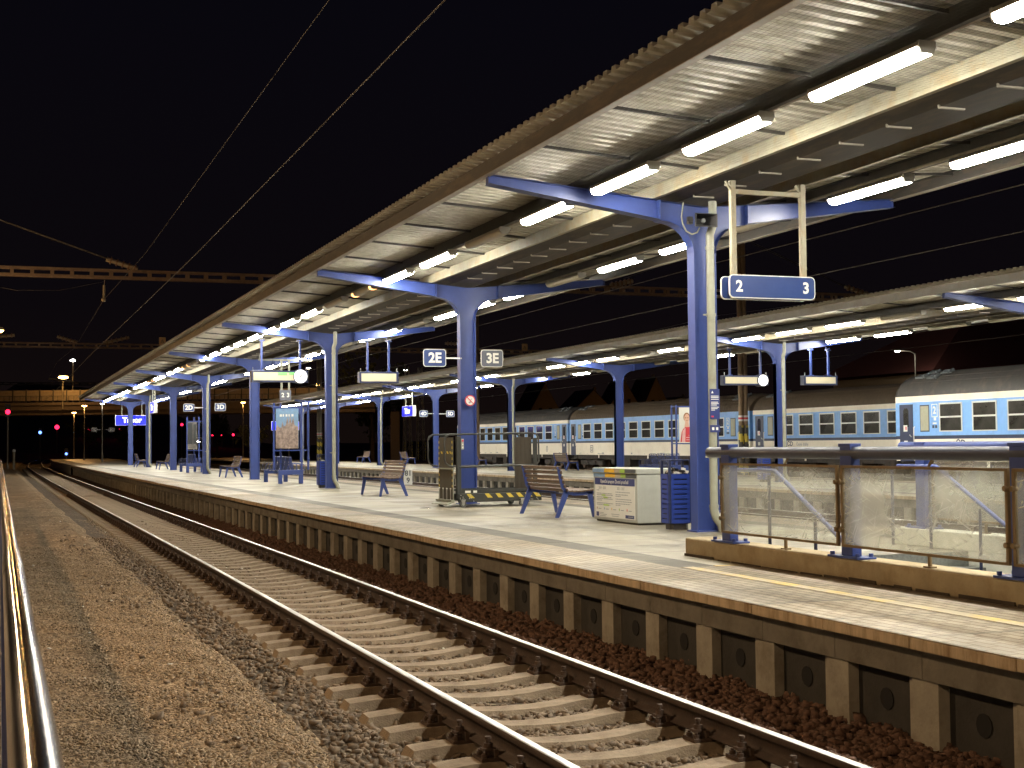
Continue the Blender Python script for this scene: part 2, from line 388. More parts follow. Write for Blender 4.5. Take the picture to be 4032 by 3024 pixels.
def stones(name, P, size, m, base='ico', flat=.65, label=None, cat='ballast'):
    v, f = cube() if base == 'ico' else octa()
    n = len(P); k = len(v)
    V = np.repeat(v[None], n, 0) * (1 + RNG.uniform(-.42, .42, (n, k, 1))) + RNG.uniform(-.22, .22, (n, k, 3))
    V *= RNG.uniform(.65, 1.25, (n, 1, 3)) * np.array([1, 1, flat])
    a = RNG.uniform(0, 2*PI, n); tl = RNG.normal(0, .5, n)
    ca, sa, ct, st = np.cos(a), np.sin(a), np.cos(tl), np.sin(tl)
    y2 = V[:,:,1]*ct[:,None] - V[:,:,2]*st[:,None]; z2 = V[:,:,1]*st[:,None] + V[:,:,2]*ct[:,None]
    x3 = V[:,:,0]*ca[:,None] - y2*sa[:,None]; y3 = V[:,:,0]*sa[:,None] + y2*ca[:,None]
    V = np.stack([x3, y3, z2], -1) * np.asarray(size)[:,None,None] + P[:,None,:]
    F = (f[None] + (np.arange(n)*k)[:,None,None]).reshape(-1, 3)
    me = bpy.data.meshes.new(name)
    me.vertices.add(n*k); me.vertices.foreach_set('co', V.reshape(-1).astype(np.float32))
    me.loops.add(F.size); me.loops.foreach_set('vertex_index', F.reshape(-1).astype(np.int32))
    me.polygons.add(len(F)); me.polygons.foreach_set('loop_start', np.arange(0, F.size, 3, dtype=np.int32)); me.polygons.foreach_set('loop_total', np.full(len(F), 3, dtype=np.int32))
    me.materials.append(m); me.update(calc_edges=True); me.validate()
    o = bpy.data.objects.new(name, me); COL.objects.link(o)
    tag(o, label, cat, kind='stuff'); return o
def scatter(n, x0, x1, y0, y1, z, bias=1.0, skip=None):
    y = y0 + (y1-y0)*RNG.uniform(0, 1, n)**bias; x = RNG.uniform(x0, x1, n)
    P = np.stack([x, y, np.full(n, z)], -1)
    if skip is not None: P = P[~skip(P)]
    P[:,0] += np.interp(P[:,1], _OY, _OX)
    return P
SL0, SLP = 15.737 % .6, .6            # sleeper phase and pitch
def on_sleeper(P):
    ph = np.abs(((P[:,1]-SL0+.3) % SLP) - .3)
    return (ph < .135) & (np.abs(P[:,0]-3.81) < 1.24)
def near_rail(P): return (np.abs(P[:,0]-3.0565) < .09) | (np.abs(P[:,0]-4.5635) < .09)
P = scatter(30000, 2.1, 4.95, 6, 42, -.268, 1.35, lambda P: on_sleeper(P) | near_rail(P)); P[:,2] += RNG.uniform(-.012,.012,len(P)) + np.clip(2.45-P[:,0],0,.4)*.12
stones('ballast_stones', P, RNG.uniform(.016,.038,len(P)), M['stonelight'], 'ico', label='angular grey ballast stones between the sleepers of the nearest track')
P = scatter(14000, 4.68, 5.72, 7, 45, -.255, 1.3); P[:,2] += RNG.uniform(-.01,.02,len(P)) + np.maximum(0, P[:,0]-4.95)*.16
stones('ballast_stones', P, RNG.uniform(.018,.042,len(P)), M['stonerust'], 'ico', label='rust brown ballast stones heaped against the platform wall')
P = scatter(7000, 1.0, 2.5, 6, 32, -.10, 1.3); P = P[RNG.uniform(0,1,len(P)) < np.clip((P[:,0]-1.0)/1.2,0,1)**1.5 + .02]; P[:,2] = -.058 - np.maximum(0, P[:,0]-1.5)*.16 + RNG.uniform(-.01,.012,len(P))
stones('ballast_stones', P, RNG.uniform(.010,.034,len(P)), M['stonelight'], 'ico', label='coarse stones along the edge of the gravel path')
P = scatter(66000, -.1, 1.95, 6.3, 28, -.055, 1.5); P[:,2] += np.array([gz(a, b) for a, b in P[:,:2]]) - (np.maximum(0, P[:,0]-1.55)**2)*.5
stones('fine_gravel', P, RNG.uniform(.007,.021,len(P)), M['gritstone'], 'octa', label='fine brown gravel of the path beside the nearest track', cat='gravel')
P = scatter(60, .3, 4.8, 8, 40, -.05, 1.2); P[:,2] = np.where(P[:,0] < 1.9, -.035, -.19)
stones('litter_specks', P, RNG.uniform(.010,.028,len(P)), M['litter'], 'octa', .3, label='small pale scraps of litter lying on the gravel', cat='litter')

# ------------------------------------------------------------------ rails and sleepers
RAILP = [(-.0625,-.149),(.0625,-.149),(.0625,-.139),(.016,-.124),(.0075,-.11),(.0075,-.052),(.030,-.042),(.0335,-.036),(.0335,-.014),(.029,-.003),(.018,0),(-.018,0),(-.029,-.003),(-.0335,-.014),(-.0335,-.036),(-.030,-.042),(-.0075,-.052),(-.0075,-.11),(-.016,-.124),(-.0625,-.139)]
RAILP = [(x*1.12, z*1.1) for x, z in RAILP]
def rail(parent, x, ys, name='rail', dz=0):
    b = MB(); n = len(RAILP); vs = []
    for y in ys:
        for (a, c) in RAILP: vs.append((x+off(y)+a, y, c+dz))
    b.v = vs
    for j in range(len(ys)-1):
        for i in range(n):
            k = (i+1) % n
            b.f.append([j*n+i, j*n+k, (j+1)*n+k, (j+1)*n+i]); b.m.append(1 if i in (9,10,11) else 0); b.s.append(True)
    return b.build(name, [M['rail'], M['railtop']], parent)
ys_r = list(np.arange(-2, 60, 3.)) + list(np.arange(60, 160, 5.)) + list(np.arange(160, 421, 8))
trk = thing('railway_track', (0,0,0), 'nearest railway track with shiny rails on concrete sleepers beside the gravel path', 'track')
rail(trk, 3.0565, ys_r); rail(trk, 4.5635, ys_r)
def sleeper_mesh():
    b = MB(); hw, hb = .105, .145
    prof = [(-1.25,-.27),(-1.21,-.205),(-1.0,-.188),(-.62,-.188),(-.48,-.196),(-.30,-.222),(-.12,-.232),(.12,-.232),(.30,-.222),(.48,-.196),(.62,-.188),(1.0,-.188),(1.21,-.205),(1.25,-.27)]
    vs = []
    for (x, z) in prof: vs += [(x,-hw,z),(x,hw,z),(x,-hb,-.36),(x,hb,-.36)]
    fs = []
    for i in range(len(prof)-1):
        a = 4*i; c = a+4
        fs += [(a,a+1,c+1,c),(a+2,a,c,c+2),(a+1,a+3,c+3,c+1)]
    fs += [(0,2,3,1), (4*len(prof)-4, 4*len(prof)-3, 4*len(prof)-1, 4*len(prof)-2)]
    b.add(vs, fs); return b
def fastening_mesh():
    b = MB()
    b.box(-.18,-.085,-.19,.18,.085,-.166)
    for s in (-1, 1):
        b.box(s*.075-.014,-.075,-.166,s*.075+.014,.075,-.118)
        b.cyl((s*.108,0,-.165),(s*.108,0,-.066),.014,8); b.cyl((s*.108,0,-.115),(s*.108,0,-.085),.030,6); b.cyl((s*.108,0,-.062),(s*.108,0,-.044),.022,6)
        b.box(s*.108-.045,-.034,-.132,s*.108+.045,.034,-.114)
        for q in (-.05, .05):
            b.cyl((s*.148,q,-.17),(s*.148,q,-.143),.021,6); b.cyl((s*.148,q,-.143),(s*.148,q,-.13),.012,6)
    return b
sl_me = sleeper_mesh().mesh('sleeper', M['sleeper']); fa_me = fastening_mesh().mesh('fastening', M['rust'])
ksl = [SL0 + .6*i for i in range(-2, 260)]
ksl = [y for y in ksl if y > 2.5]
for i, y in enumerate(ksl[:100]):
    s_ = inst('sleeper', sl_me, trk, (3.81+off(y), y + random.uniform(-.012,.012), random.uniform(-.004,.004)), (0,0,random.uniform(-.006,.006)))
    for q in (-.7535, .7535): inst('fastening', fa_me, s_, (q,0,0))
b = MB()
for y in ksl[100:]: b.box(2.56+off(y), y-.12, -.30, 5.06+off(y), y+.12, -.195)
o = b.build('sleeper', M['sleeper'], trk); o['kind'] = 'stuff'
for cx, lab in ((13.75,'far railway track between the two island platforms'), (18.85,'railway track directly below the far island platform'), (31.2,'railway track under the nearest blue coach'), (36.0,'railway track under the row of blue coaches')):
    t_ = thing('railway_track', (0,0,0), lab, 'track')
    dz_ = 0.0 if cx < 20 else -.02
    yy = [-10, 10] + list(np.arange(20, 160, 8.)) + list(np.arange(160, 421, 10))
    rail(t_, cx-.7535, yy, dz=dz_); rail(t_, cx+.7535, yy, dz=dz_)
    b = MB()
    for i in range(200 if cx < 20 else 40):
        y = 24+.6*i; b.box(cx-1.25+off(y), y-.12, -.26, cx+1.25+off(y), y+.12, -.15)
    o = b.build('sleeper', M['sleeper'], t_); o['kind'] = 'stuff'

# ------------------------------------------------------------------ platforms
def deck_material(name, kind):
    m = bpy.data.materials.new(name); m.use_nodes = True
    nt = m.node_tree; N = nt.nodes; L = nt.links; p = N['Principled BSDF']
    uv = N.new('ShaderNodeUVMap'); uv.uv_map = 'uv'
    mp = N.new('ShaderNodeMapping'); L.new(uv.outputs[0], mp.inputs['Vector'])
    mp.inputs['Rotation'].default_value = (0, 0, PI/2); mp.inputs['Location'].default_value = (.487, 0, 0)
    base = {'slab': (.305,.275,.205), 'paver': (.345,.285,.205), 'rib': (.15,.138,.110)}[kind]
    big = N.new('ShaderNodeTexNoise'); big.inputs['Scale'].default_value = .55; big.inputs['Detail'].default_value = 9; big.inputs['Roughness'].default_value = .62
    L.new(uv.outputs[0], big.inputs['Vector'])
    rb = N.new('ShaderNodeValToRGB'); rb.color_ramp.elements[0].position = .32; rb.color_ramp.elements[1].position = .66
    rb.color_ramp.elements[0].color = (*[c*.66 for c in base], 1); rb.color_ramp.elements[1].color = (*[c*1.10 for c in base], 1)
    L.new(big.outputs['Fac'], rb.inputs['Fac']); col = rb.outputs['Color']
    fine = N.new('ShaderNodeTexNoise'); fine.inputs['Scale'].default_value = 90; fine.inputs['Detail'].default_value = 3
    L.new(uv.outputs[0], fine.inputs['Vector'])
    mf = N.new('ShaderNodeMapRange'); mf.inputs['From Min'].default_value = .3; mf.inputs['From Max'].default_value = .7; mf.inputs['To Min'].default_value = .82; mf.inputs['To Max'].default_value = 1.12
    L.new(fine.outputs['Fac'], mf.inputs['Value'])
    m1 = N.new('ShaderNodeMixRGB'); m1.blend_type = 'MULTIPLY'; m1.inputs['Fac'].default_value = 1
    L.new(col, m1.inputs['Color1']); L.new(mf.outputs[0], m1.inputs['Color2']); col = m1.outputs['Color']
    br = N.new('ShaderNodeTexBrick'); L.new(mp.outputs[0], br.inputs['Vector'])
    br.inputs['Scale'].default_value = 1; br.inputs['Mortar Smooth'].default_value = .25; br.inputs['Bias'].default_value = 0
    br.offset = 0 if kind != 'paver' else .5; br.squash = 1
    bw, rh, mo = {'slab': (50.0, 50., .001), 'paver': (.20, .10, .010), 'rib': (.40, .40, .006)}[kind]
    br.inputs['Brick Width'].default_value = bw; br.inputs['Row Height'].default_value = rh; br.inputs['Mortar Size'].default_value = mo
    t = .22 if kind == 'paver' else .16
    br.inputs['Color1'].default_value = (1-t,1-t,1-t,1); br.inputs['Color2'].default_value = (1+t*.4,1+t*.4,1+t*.4,1)
    br.inputs['Mortar'].default_value = (.36,.30,.24,1) if kind == 'paver' else (.17,.15,.12,1)
    m2 = N.new('ShaderNodeMixRGB'); m2.blend_type = 'MULTIPLY'; m2.inputs['Fac'].default_value = 1
    L.new(col, m2.inputs['Color1']); L.new(br.outputs['Color'], m2.inputs['Color2']); col = m2.outputs['Color']
    hgt = N.new('ShaderNodeMath'); hgt.operation = 'MULTIPLY_ADD'; hgt.inputs[1].default_value = -.6; hgt.inputs[2].default_value = 0
    L.new(br.outputs['Fac'], hgt.inputs[0]); H = hgt.outputs[0]
    if kind in ('rib', 'paver'):
        sx = N.new('ShaderNodeSeparateXYZ'); L.new(uv.outputs[0], sx.inputs[0])
        def wave(sock, per, ph):
            a = N.new('ShaderNodeMath'); a.operation = 'MULTIPLY_ADD'; a.inputs[1].default_value = 2*PI/per; a.inputs[2].default_value = ph; L.new(sock, a.inputs[0])
            s = N.new('ShaderNodeMath'); s.operation = 'SINE'; L.new(a.outputs[0], s.inputs[0]); return s.outputs[0]
        if kind == 'rib':
            wv = wave(sx.outputs[0], .045, 0); h = N.new('ShaderNodeMath'); h.operation = 'MULTIPLY_ADD'; h.inputs[1].default_value = .5
            L.new(wv, h.inputs[0]); L.new(H, h.inputs[2]); H = h.outputs[0]
            cr = N.new('ShaderNodeMapRange'); cr.inputs['From Min'].default_value = -1; cr.inputs['From Max'].default_value = 1; cr.inputs['To Min'].default_value = .62; cr.inputs['To Max'].default_value = 1.08
            L.new(wv, cr.inputs['Value']); m3 = N.new('ShaderNodeMixRGB'); m3.blend_type = 'MULTIPLY'; m3.inputs['Fac'].default_value = 1
            L.new(col, m3.inputs['Color1']); L.new(cr.outputs[0], m3.inputs['Color2']); col = m3.outputs['Color']
    # open joints every metre along the platform, slab to slab tint, dark gum spots
    sz = N.new('ShaderNodeSeparateXYZ'); L.new(uv.outputs[0], sz.inputs[0])
    def fr_(sock, sc, add):
        q = N.new('ShaderNodeMath'); q.operation = 'MULTIPLY_ADD'; q.inputs[1].default_value = sc; q.inputs[2].default_value = add; L.new(sock, q.inputs[0])
        f = N.new('ShaderNodeMath'); f.operation = 'FRACT'; L.new(q.outputs[0], f.inputs[0])
        fl = N.new('ShaderNodeMath'); fl.operation = 'FLOOR'; L.new(q.outputs[0], fl.inputs[0]); return f, fl
    fy, iy = fr_(sz.outputs[1], 1.0, 100-.487); fx, ix = fr_(sz.outputs[0], 1/1.32, 10-5.16)
    def lt(f, v):
        q = N.new('ShaderNodeMath'); q.operation = 'LESS_THAN'; q.inputs[1].default_value = v; L.new(f.outputs[0], q.inputs[0]); return q
    jn = lt(fy, .06)
    if kind == 'slab':
        j2 = lt(fx, .028); q = N.new('ShaderNodeMath'); q.operation = 'MAXIMUM'; L.new(jn.outputs[0], q.inputs[0]); L.new(j2.outputs[0], q.inputs[1]); jn = q
    cb_ = N.new('ShaderNodeCombineXYZ'); L.new(iy.outputs[0], cb_.inputs[0]); L.new(ix.outputs[0], cb_.inputs[1])
    wn = N.new('ShaderNodeTexWhiteNoise'); wn.noise_dimensions = '2D'; L.new(cb_.outputs[0], wn.inputs['Vector'])
    tm = N.new('ShaderNodeMapRange'); tm.inputs['To Min'].default_value = .74; tm.inputs['To Max'].default_value = 1.14; L.new(wn.outputs['Value'], tm.inputs['Value'])
    vo = N.new('ShaderNodeTexVoronoi'); vo.inputs['Scale'].default_value = 1.9; L.new(uv.outputs[0], vo.inputs['Vector'])
    gs = N.new('ShaderNodeMapRange'); gs.inputs['From Min'].default_value = .045; gs.inputs['From Max'].default_value = .075; gs.inputs['To Min'].default_value = .62; gs.inputs['To Max'].default_value = 1; L.new(vo.outputs['Distance'], gs.inputs['Value'])
    jm = N.new('ShaderNodeMapRange'); jm.inputs['To Min'].default_value = 1; jm.inputs['To Max'].default_value = .40 if kind == 'slab' else .58; L.new(jn.outputs[0], jm.inputs['Value'])
    t1 = N.new('ShaderNodeMath'); t1.operation = 'MULTIPLY'; L.new(tm.outputs[0], t1.inputs[0]); L.new(gs.outputs[0], t1.inputs[1])
    t2 = N.new('ShaderNodeMath'); t2.operation = 'MULTIPLY'; L.new(t1.outputs[0], t2.inputs[0]); L.new(jm.outputs[0], t2.inputs[1])
    m9 = N.new('ShaderNodeMixRGB'); m9.blend_type = 'MULTIPLY'; m9.inputs['Fac'].default_value = 1; L.new(col, m9.inputs['Color1']); L.new(t2.outputs[0], m9.inputs['Color2']); col = m9.outputs['Color']
    L.new(col, p.inputs['Base Color'])
    rn = N.new('ShaderNodeMapRange'); rn.inputs['From Min'].default_value = .3; rn.inputs['From Max'].default_value = .72
    lo, hi = {'slab': (.27,.58), 'paver': (.42,.75), 'rib': (.5,.75)}[kind]
    rn.inputs['To Min'].default_value = hi; rn.inputs['To Max'].default_value = lo
    n5 = N.new('ShaderNodeTexNoise'); n5.inputs['Scale'].default_value = .7; n5.inputs['Detail'].default_value = 3; L.new(uv.outputs[0], n5.inputs['Vector'])
    L.new(n5.outputs['Fac'], rn.inputs['Value']); L.new(rn.outputs[0], p.inputs['Roughness'])
    ad = N.new('ShaderNodeMath'); ad.operation = 'MULTIPLY_ADD'; ad.inputs[1].default_value = .25; L.new(fine.outputs['Fac'], ad.inputs[0]); L.new(H, ad.inputs[2])
    bp = N.new('ShaderNodeBump'); bp.inputs['Strength'].default_value = .55; bp.inputs['Distance'].default_value = .012
    L.new(ad.outputs[0], bp.inputs['Height']); L.new(bp.outputs[0], p.inputs['Normal'])
    return m
M['dslab'] = deck_material('platform_slabs', 'slab'); M['dpav'] = deck_material('platform_edge_pavers', 'paver'); M['drib'] = deck_material('ribbed_guide_strip', 'rib')

HX0, HX1, HY0, HY1 = 7.42, 10.25, 2.0, 13.05      # stair well in the near platform
def near_zone(x, y):
    if y < 12.63 and x < 7.6: return 1
    if y < 12.63 and x > 10.2: return 1
    if x < 6.42 or x > 11.2: return 1
    if x < 6.82 or x > 10.8: return 2
    return 0
yd = [-12, HY0, 7, 12.63, HY1, 16, 22, 28, 35, 43, 52, 63, 75, 90, 110, 130, 150, 172]
pl = strip_mesh('platform_deck', [5.48, 6.42, 6.82, HX0, HX1, 10.8, 11.2, 12.08], yd, DZ, [M['dslab'], M['dpav'], M['drib']], m_of=near_zone, uv=True,
                skip=lambda x, y: HX0 < x < HX1 and HY0 < y < HY1)
yd3 = [0, 22, 28, 35, 43, 52, 63, 75, 90, 110, 130, 150, 175]
strip_mesh('platform_deck', [20.55, 21.5, 21.9, 27.0, 27.4, 28.35], yd3, DZ3, [M['dslab'], M['dpav'], M['drib']], uv=True,
           m_of=lambda x, y: 1 if (x < 21.5 or x > 27.4) else (2 if (x < 21.9 or x > 27.0) else 0))
def platform_edge(x, z, y0, y1, ph, sgn, label, fine=True):
    """coping blocks over a precast wall of ribs and recessed panels; sgn=+1: the wall looks to -X"""
    t = thing('platform_wall', (0,0,0), label, 'wall')
    cb = MB(); wb = MB(); eb = MB(); db = MB(); hb = MB()
    y = y0
    while y < y1:
        ox = off(y+.5); X = x + ox
        def bx(b, a0, a1, b0, b1, c0, c1):
            xa, xb = (X+a0, X+a1) if sgn > 0 else (X-a1, X-a0)
            b.box(xa, b0, c0, xb, b1, c1)
        j = random.uniform(-.004, .004) if fine else 0; jz = random.uniform(-.003, .001) if fine else 0
        bx(cb, j, .42, y+.005, y+.995, z-.082+jz, z-.004+jz)
        bx(eb, .095, .5, y+.004, y+.996, z-.285, z-.0825)
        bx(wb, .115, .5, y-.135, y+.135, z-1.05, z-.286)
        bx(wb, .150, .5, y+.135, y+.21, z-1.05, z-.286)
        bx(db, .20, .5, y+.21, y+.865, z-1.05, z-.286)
        if fine or sgn > 0:
            xc = X + .198*sgn
            hb.cyl((xc, y+.53, z-.50), (xc-.006*sgn, y+.53, z-.50), .075, 12)
        y += 1.0
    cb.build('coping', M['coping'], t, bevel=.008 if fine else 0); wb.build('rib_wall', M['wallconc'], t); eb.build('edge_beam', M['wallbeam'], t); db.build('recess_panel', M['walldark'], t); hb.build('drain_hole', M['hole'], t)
    return t
platform_edge(5.48, DZ, -8.5+.087, 110, 0, 1, 'near platform wall of concrete ribs and dark recessed panels under an ochre coping')
b = MB()
for y0, y1 in ((110.587, 130), (130, 150), (150, 172)):
    xa = 5.48+off(y0); xb = 5.48+off(y1)
    b.add([(xa,y0,-.4),(xb,y1,-.4),(xb,y1,DZ-.005),(xa,y0,DZ-.005)], [(0,1,2,3)])
b.box(5.48+off(172), 172, -.4, 12.07+off(172), 172.2, DZ-.004)
tag(b.build('platform_wall', M['wallconc']), 'plain far stretch of the near platform wall curving away past the canopy', 'wall')
platform_edge(20.55, DZ3, 22.5, 118, 0, 1, 'far platform wall with square recesses across the tracks', fine=False)
b = MB(); b.box(11.8, -12, -.4, 12.078, 30, DZ-.004); b.box(28.1, 0, -.4, 28.348, 60, DZ3-.004)
for y0, y1 in ((30, 60), (60, 110), (110, 172)): b.add([(12.078+off(y0),y0,-.4),(12.078+off(y1),y1,-.4),(12.078+off(y1),y1,DZ-.004),(12.078+off(y0),y0,DZ-.004)], [(3,2,1,0)])
o = b.build('platform_side', M['wallconc']); o['kind'] = 'structure'
# worn yellow line beyond the guide strip
M['yline'] = mat('worn_yellow_line', (.58,.43,.13), .7, var=.15, vs=20, dirt=(.40,.345,.26), dirt_amt=.92, ds=2.2)
for n_ in M['yline'].node_tree.nodes:
    if n_.type == 'VALTORGB' and n_.color_ramp.elements[0].position > .4: n_.color_ramp.elements[0].position = .36; n_.color_ramp.elements[1].position = .52
b = MB(); b.box(6.42, 2, DZ+.001, 6.56, 12.62, DZ+.0045); b.box(6.80, 12.585, DZ+.001, 7.06, 12.65, DZ+.0045)
tag(b.build('yellow_line', M['yline']), 'worn yellow safety line painted on the paving beside the stair parapet', 'line marking')

# platform of the camera side, seen as a sliver at the left edge
strip_mesh('pavement', [-7, .0], [-8, 2, 8, 20, 40, 80, 200], .22, [M['dpav']], uv=True, follow=False)
b = MB(); b.box(-.02, -8, -.4, .004, 200, .216)
o = b.build('pavement_edge', M['wallconc']); o['kind'] = 'structure'
# ------------------------------------------------------------------ canopies
def arc(cx, cz, rx, rz, a0, a1, n=8):
    return [(cx+rx*math.cos(a0+(a1-a0)*i/n), cz+rz*math.sin(a0+(a1-a0)*i/n)) for i in range(n+1)]
def frame_mesh(ztop, zdeck):
    """Y-shaped welded plate frame, local origin at the foot; flanges follow the outline"""
    b = MB(); T = ztop - zdeck; hw = .175; fl = .105
    # right half outline: underside from the foot up and out to the arm end
    under = [(hw, 0), (hw, T-.66)] + [(hw+.50-.50*math.cos(a), T-.66+.43*math.sin(a)) for a in [PI/2*i/8 for i in range(1, 9)]] + [(.72, T-.205), (3.22, T+.155)]
    top = [(0, T), (.72, T+.062), (3.22, T+.28)]
    for s in (-1, 1):
        poly = [(p[0]*s, p[1]) for p in under] + [(p[0]*s, p[1]) for p in reversed(top)] + [(0, 0)]
        # web
        for yy in (-.008, .008): b.add([(p[0], yy, p[1]) for p in poly], [tuple(range(len(poly)))])
        # flanges
        for line, th in ((under, .014), (top, .014)):
            vs = []; fs = []
            for (x, z) in line: vs += [(x*s, -fl, z), (x*s, fl, z), (x*s, -fl, z-th if line is top else z+th*.0+.0), (x*s, fl, z-th if line is top else z)]
            fs = [(4*i, 4*i+1, 4*i+5, 4*i+4) for i in range(len(line)-1)]
            b.add(vs, fs, smooth=False)
        # stiffeners and arm end
        for xs in (.70,):
            b.box(min(xs*s, xs*s+.02), -fl, T-.205, max(xs*s, xs*s+.02), fl, T+.06)
        b.box(min(3.22*s, 3.21*s), -.05, T+.15, max(3.22*s, 3.21*s), .05, T+.28)
    b.box(-hw, -fl, .0, -hw+.014, fl, T-.66); b.box(hw-.014, -fl, .0, hw, fl, T-.66)
    b.box(-.22, -.14, 0, .22, .14, .015)
    return b
def channel(b, x, y0, y1, z0, z1, wflange, inward, step=12.8, fol=True):
    y = y0
    while y < y1 - .01:
        ye = min(y1, y+step); a, c = off(y), off(ye)
        xa, xb = x+a, x+c
        for (p, q, h0, h1) in ((0, .012*inward, z0, z1), (.012*inward, wflange*inward, z0, z0+.010), (.012*inward, wflange*inward, z1-.010, z1)):
            v = [(xa+p,y,h0),(xb+p,ye,h0),(xb+q,ye,h0),(xa+q,y,h0),(xa+p,y,h1),(xb+p,ye,h1),(xb+q,ye,h1),(xa+q,y,h1)]
            b.add(v, [(0,1,2,3),(4,7,6,5),(0,4,5,1),(2,6,7,3),(0,3,7,4),(1,5,6,2)])
        y = ye
def canopy(cx, zc, zdeck, posts, y0, y1, pipes, label, fasmat, pitch=.215):
    t = thing('platform_canopy', (cx, posts[0], zdeck), label, 'canopy')
    org = Vector((cx, posts[0], zdeck))
    def loc(o): o.location = -org; return o
    fm = frame_mesh(zc, zdeck).mesh('support_frame', M['blue'])
    pm = MB()
    T = zc - zdeck
    pm.tube([(.03,-.20,.34),(.03,-.20,T-.55),(.03,-.20,T-.42),(.08,-.20,T-.28),(.08,-.20,T+.06)], .058, 12)
    pm.tube([(.03,-.20,.36),(.03,-.20,.30),(.06,-.205,.20),(.13,-.22,.10),(.15,-.225,.0)], .062, 12)
    for z in (.36, 1.05, T-1.55, T-.6): pm.cyl((.03,-.20,z-.02),(.03,-.20,z+.02),.068,12)
    for z in (1.05, T-1.55): pm.box(-.09,-.215,z-.012,.03,-.19,z+.012)
    pme = pm.mesh('downpipe', M['pipe'])
    for i, y in enumerate(posts):
        f = inst('support_frame', fm, t, (off(y), y-posts[0], 0))
        if i in pipes: inst('downpipe', pme, f)
    # corrugated sheets: ridges run across the platform
    def zs(dx): return zc + .195 + .26*abs(dx)/3.22
    b = MB(); dxs = [-3.47, -1.7, -.18, .18, 1.7, 3.47]; prof = [(0,0),(.09,0),(.1075,.056),(.1975,.056)]
    rows = []
    y = y0
    while y < y1:
        for (py, pz) in prof: rows.append((y+py, pz))
        y += pitch
    n = len(dxs)
    for (yy, pz) in rows:
        for dx in dxs: b.v.append((cx+dx+off(yy), yy, zs(dx)+pz))
    for j in range(len(rows)-1):
        for i in range(n-1):
            b.f.append((j*n+i, j*n+i+1, (j+1)*n+i+1, (j+1)*n+i)); b.m.append(0); b.s.append(False)
    loc(b.build('roof_sheet', M['galv'], t))
    for s in (-1, 1):
        b = MB(); channel(b, cx+s*3.27, y0, y1, zc+.268, zc+.452, .085, -s); loc(b.build('fascia', fasmat, t))
        b = MB(); channel(b, cx+s*3.16, y0, y1, zc+.262, zc+.267, .10, s*.0001 if False else -s*.9); 
        b2 = MB(); channel(b2, cx+s*1.80, y0, y1, zc+.155, zc+.335, .065, -s); loc(b2.build('purlin', M['darksteel'], t))
        b3 = MB(); channel(b3, cx+s*.80, y0, y1, zc+.075, zc+.255, .07, s*-1); loc(b3.build('purlin', M['cream'], t))
        bb = MB()
        y = y0
        while y < y1-.1:
            ye = min(y1, y+12.8)
            bb.bar((cx+s*3.235+off(y), y, zc+.262), (cx+s*3.235+off(ye), ye, zc+.262), .10, .008)
            ye2 = ye; bb.tube([(cx+s*1.72+off(y), y, zc+.165), (cx+s*1.72+off(ye), ye, zc+.165)], .022, 6, False)
            y = ye
        loc(bb.build('conduit', M['soffit'], t))
    g = MB(); y = y0
    while y < y1-.1:
        ye = min(y1, y+12.8); a, c = off(y), off(ye)
        for (xa, za, xb, zb) in ((-.62,.19,-.30,.085),(-.30,.085,.30,.085),(.30,.085,.62,.19)):
            g.add([(cx+xa+a,y,zc+za),(cx+xb+a,y,zc+zb),(cx+xb+c,ye,zc+zb),(cx+xa+c,ye,zc+za)], [(0,1,2,3)])
        y = ye
    loc(g.build('gutter', M['steelbrown'], t))
    h = MB(); h.bar((-.33,0,.07),(-.02,0,.07),.035,.02); h.bar((-.33,0,.0645),(-.33,0,.20),.02,.02); hme = h.mesh('gutter_bracket', M['soffit'])
    y = max(y0, 6)+.4
    while y < min(y1, y0+75):
        if all(abs(y-p) > .3 for p in posts): inst('gutter_bracket', hme, t, (off(y), y-posts[0], zc-zdeck))
        y += .9
    for s in (-1, 1):
        r = MB(); r.bar((s*.82, 0, .235), (s*3.18, 0, .395), .035, .035); rme = r.mesh('lap_shadow_bar', M['darksteel']); y = max(y0, 6)+1.6  # dark bars stand for the shadowed overlaps of the roof sheets
        while y < min(y1, 100):
            inst('lap_shadow_bar', rme, t, (off(y), y-posts[0], zc-zdeck)); y += 2.1333
    return t
POSTS = [17.62, 28.2, 40.85, 53.7, 66.5, 79.2, 92.4, 105.2]
POSTS3 = [14.9, 27.7, 40.5, 53.2, 66.1, 78.9, 91.6, 104.3, 117.3]
ZC = 5.165; ZC3 = ZC - .08
can = canopy(CX, ZC, DZ, POSTS, -7.0, 109, (0,2,4,6), 'near Y-shaped platform canopy of blue steel frames and corrugated sheets', M['steelbrown'])
can3 = canopy(CX3, ZC3, DZ3, POSTS3, 8.0, 121, (2,4,6,8), 'far canopy over the second island platform in front of the blue coaches', M['galvtop'])

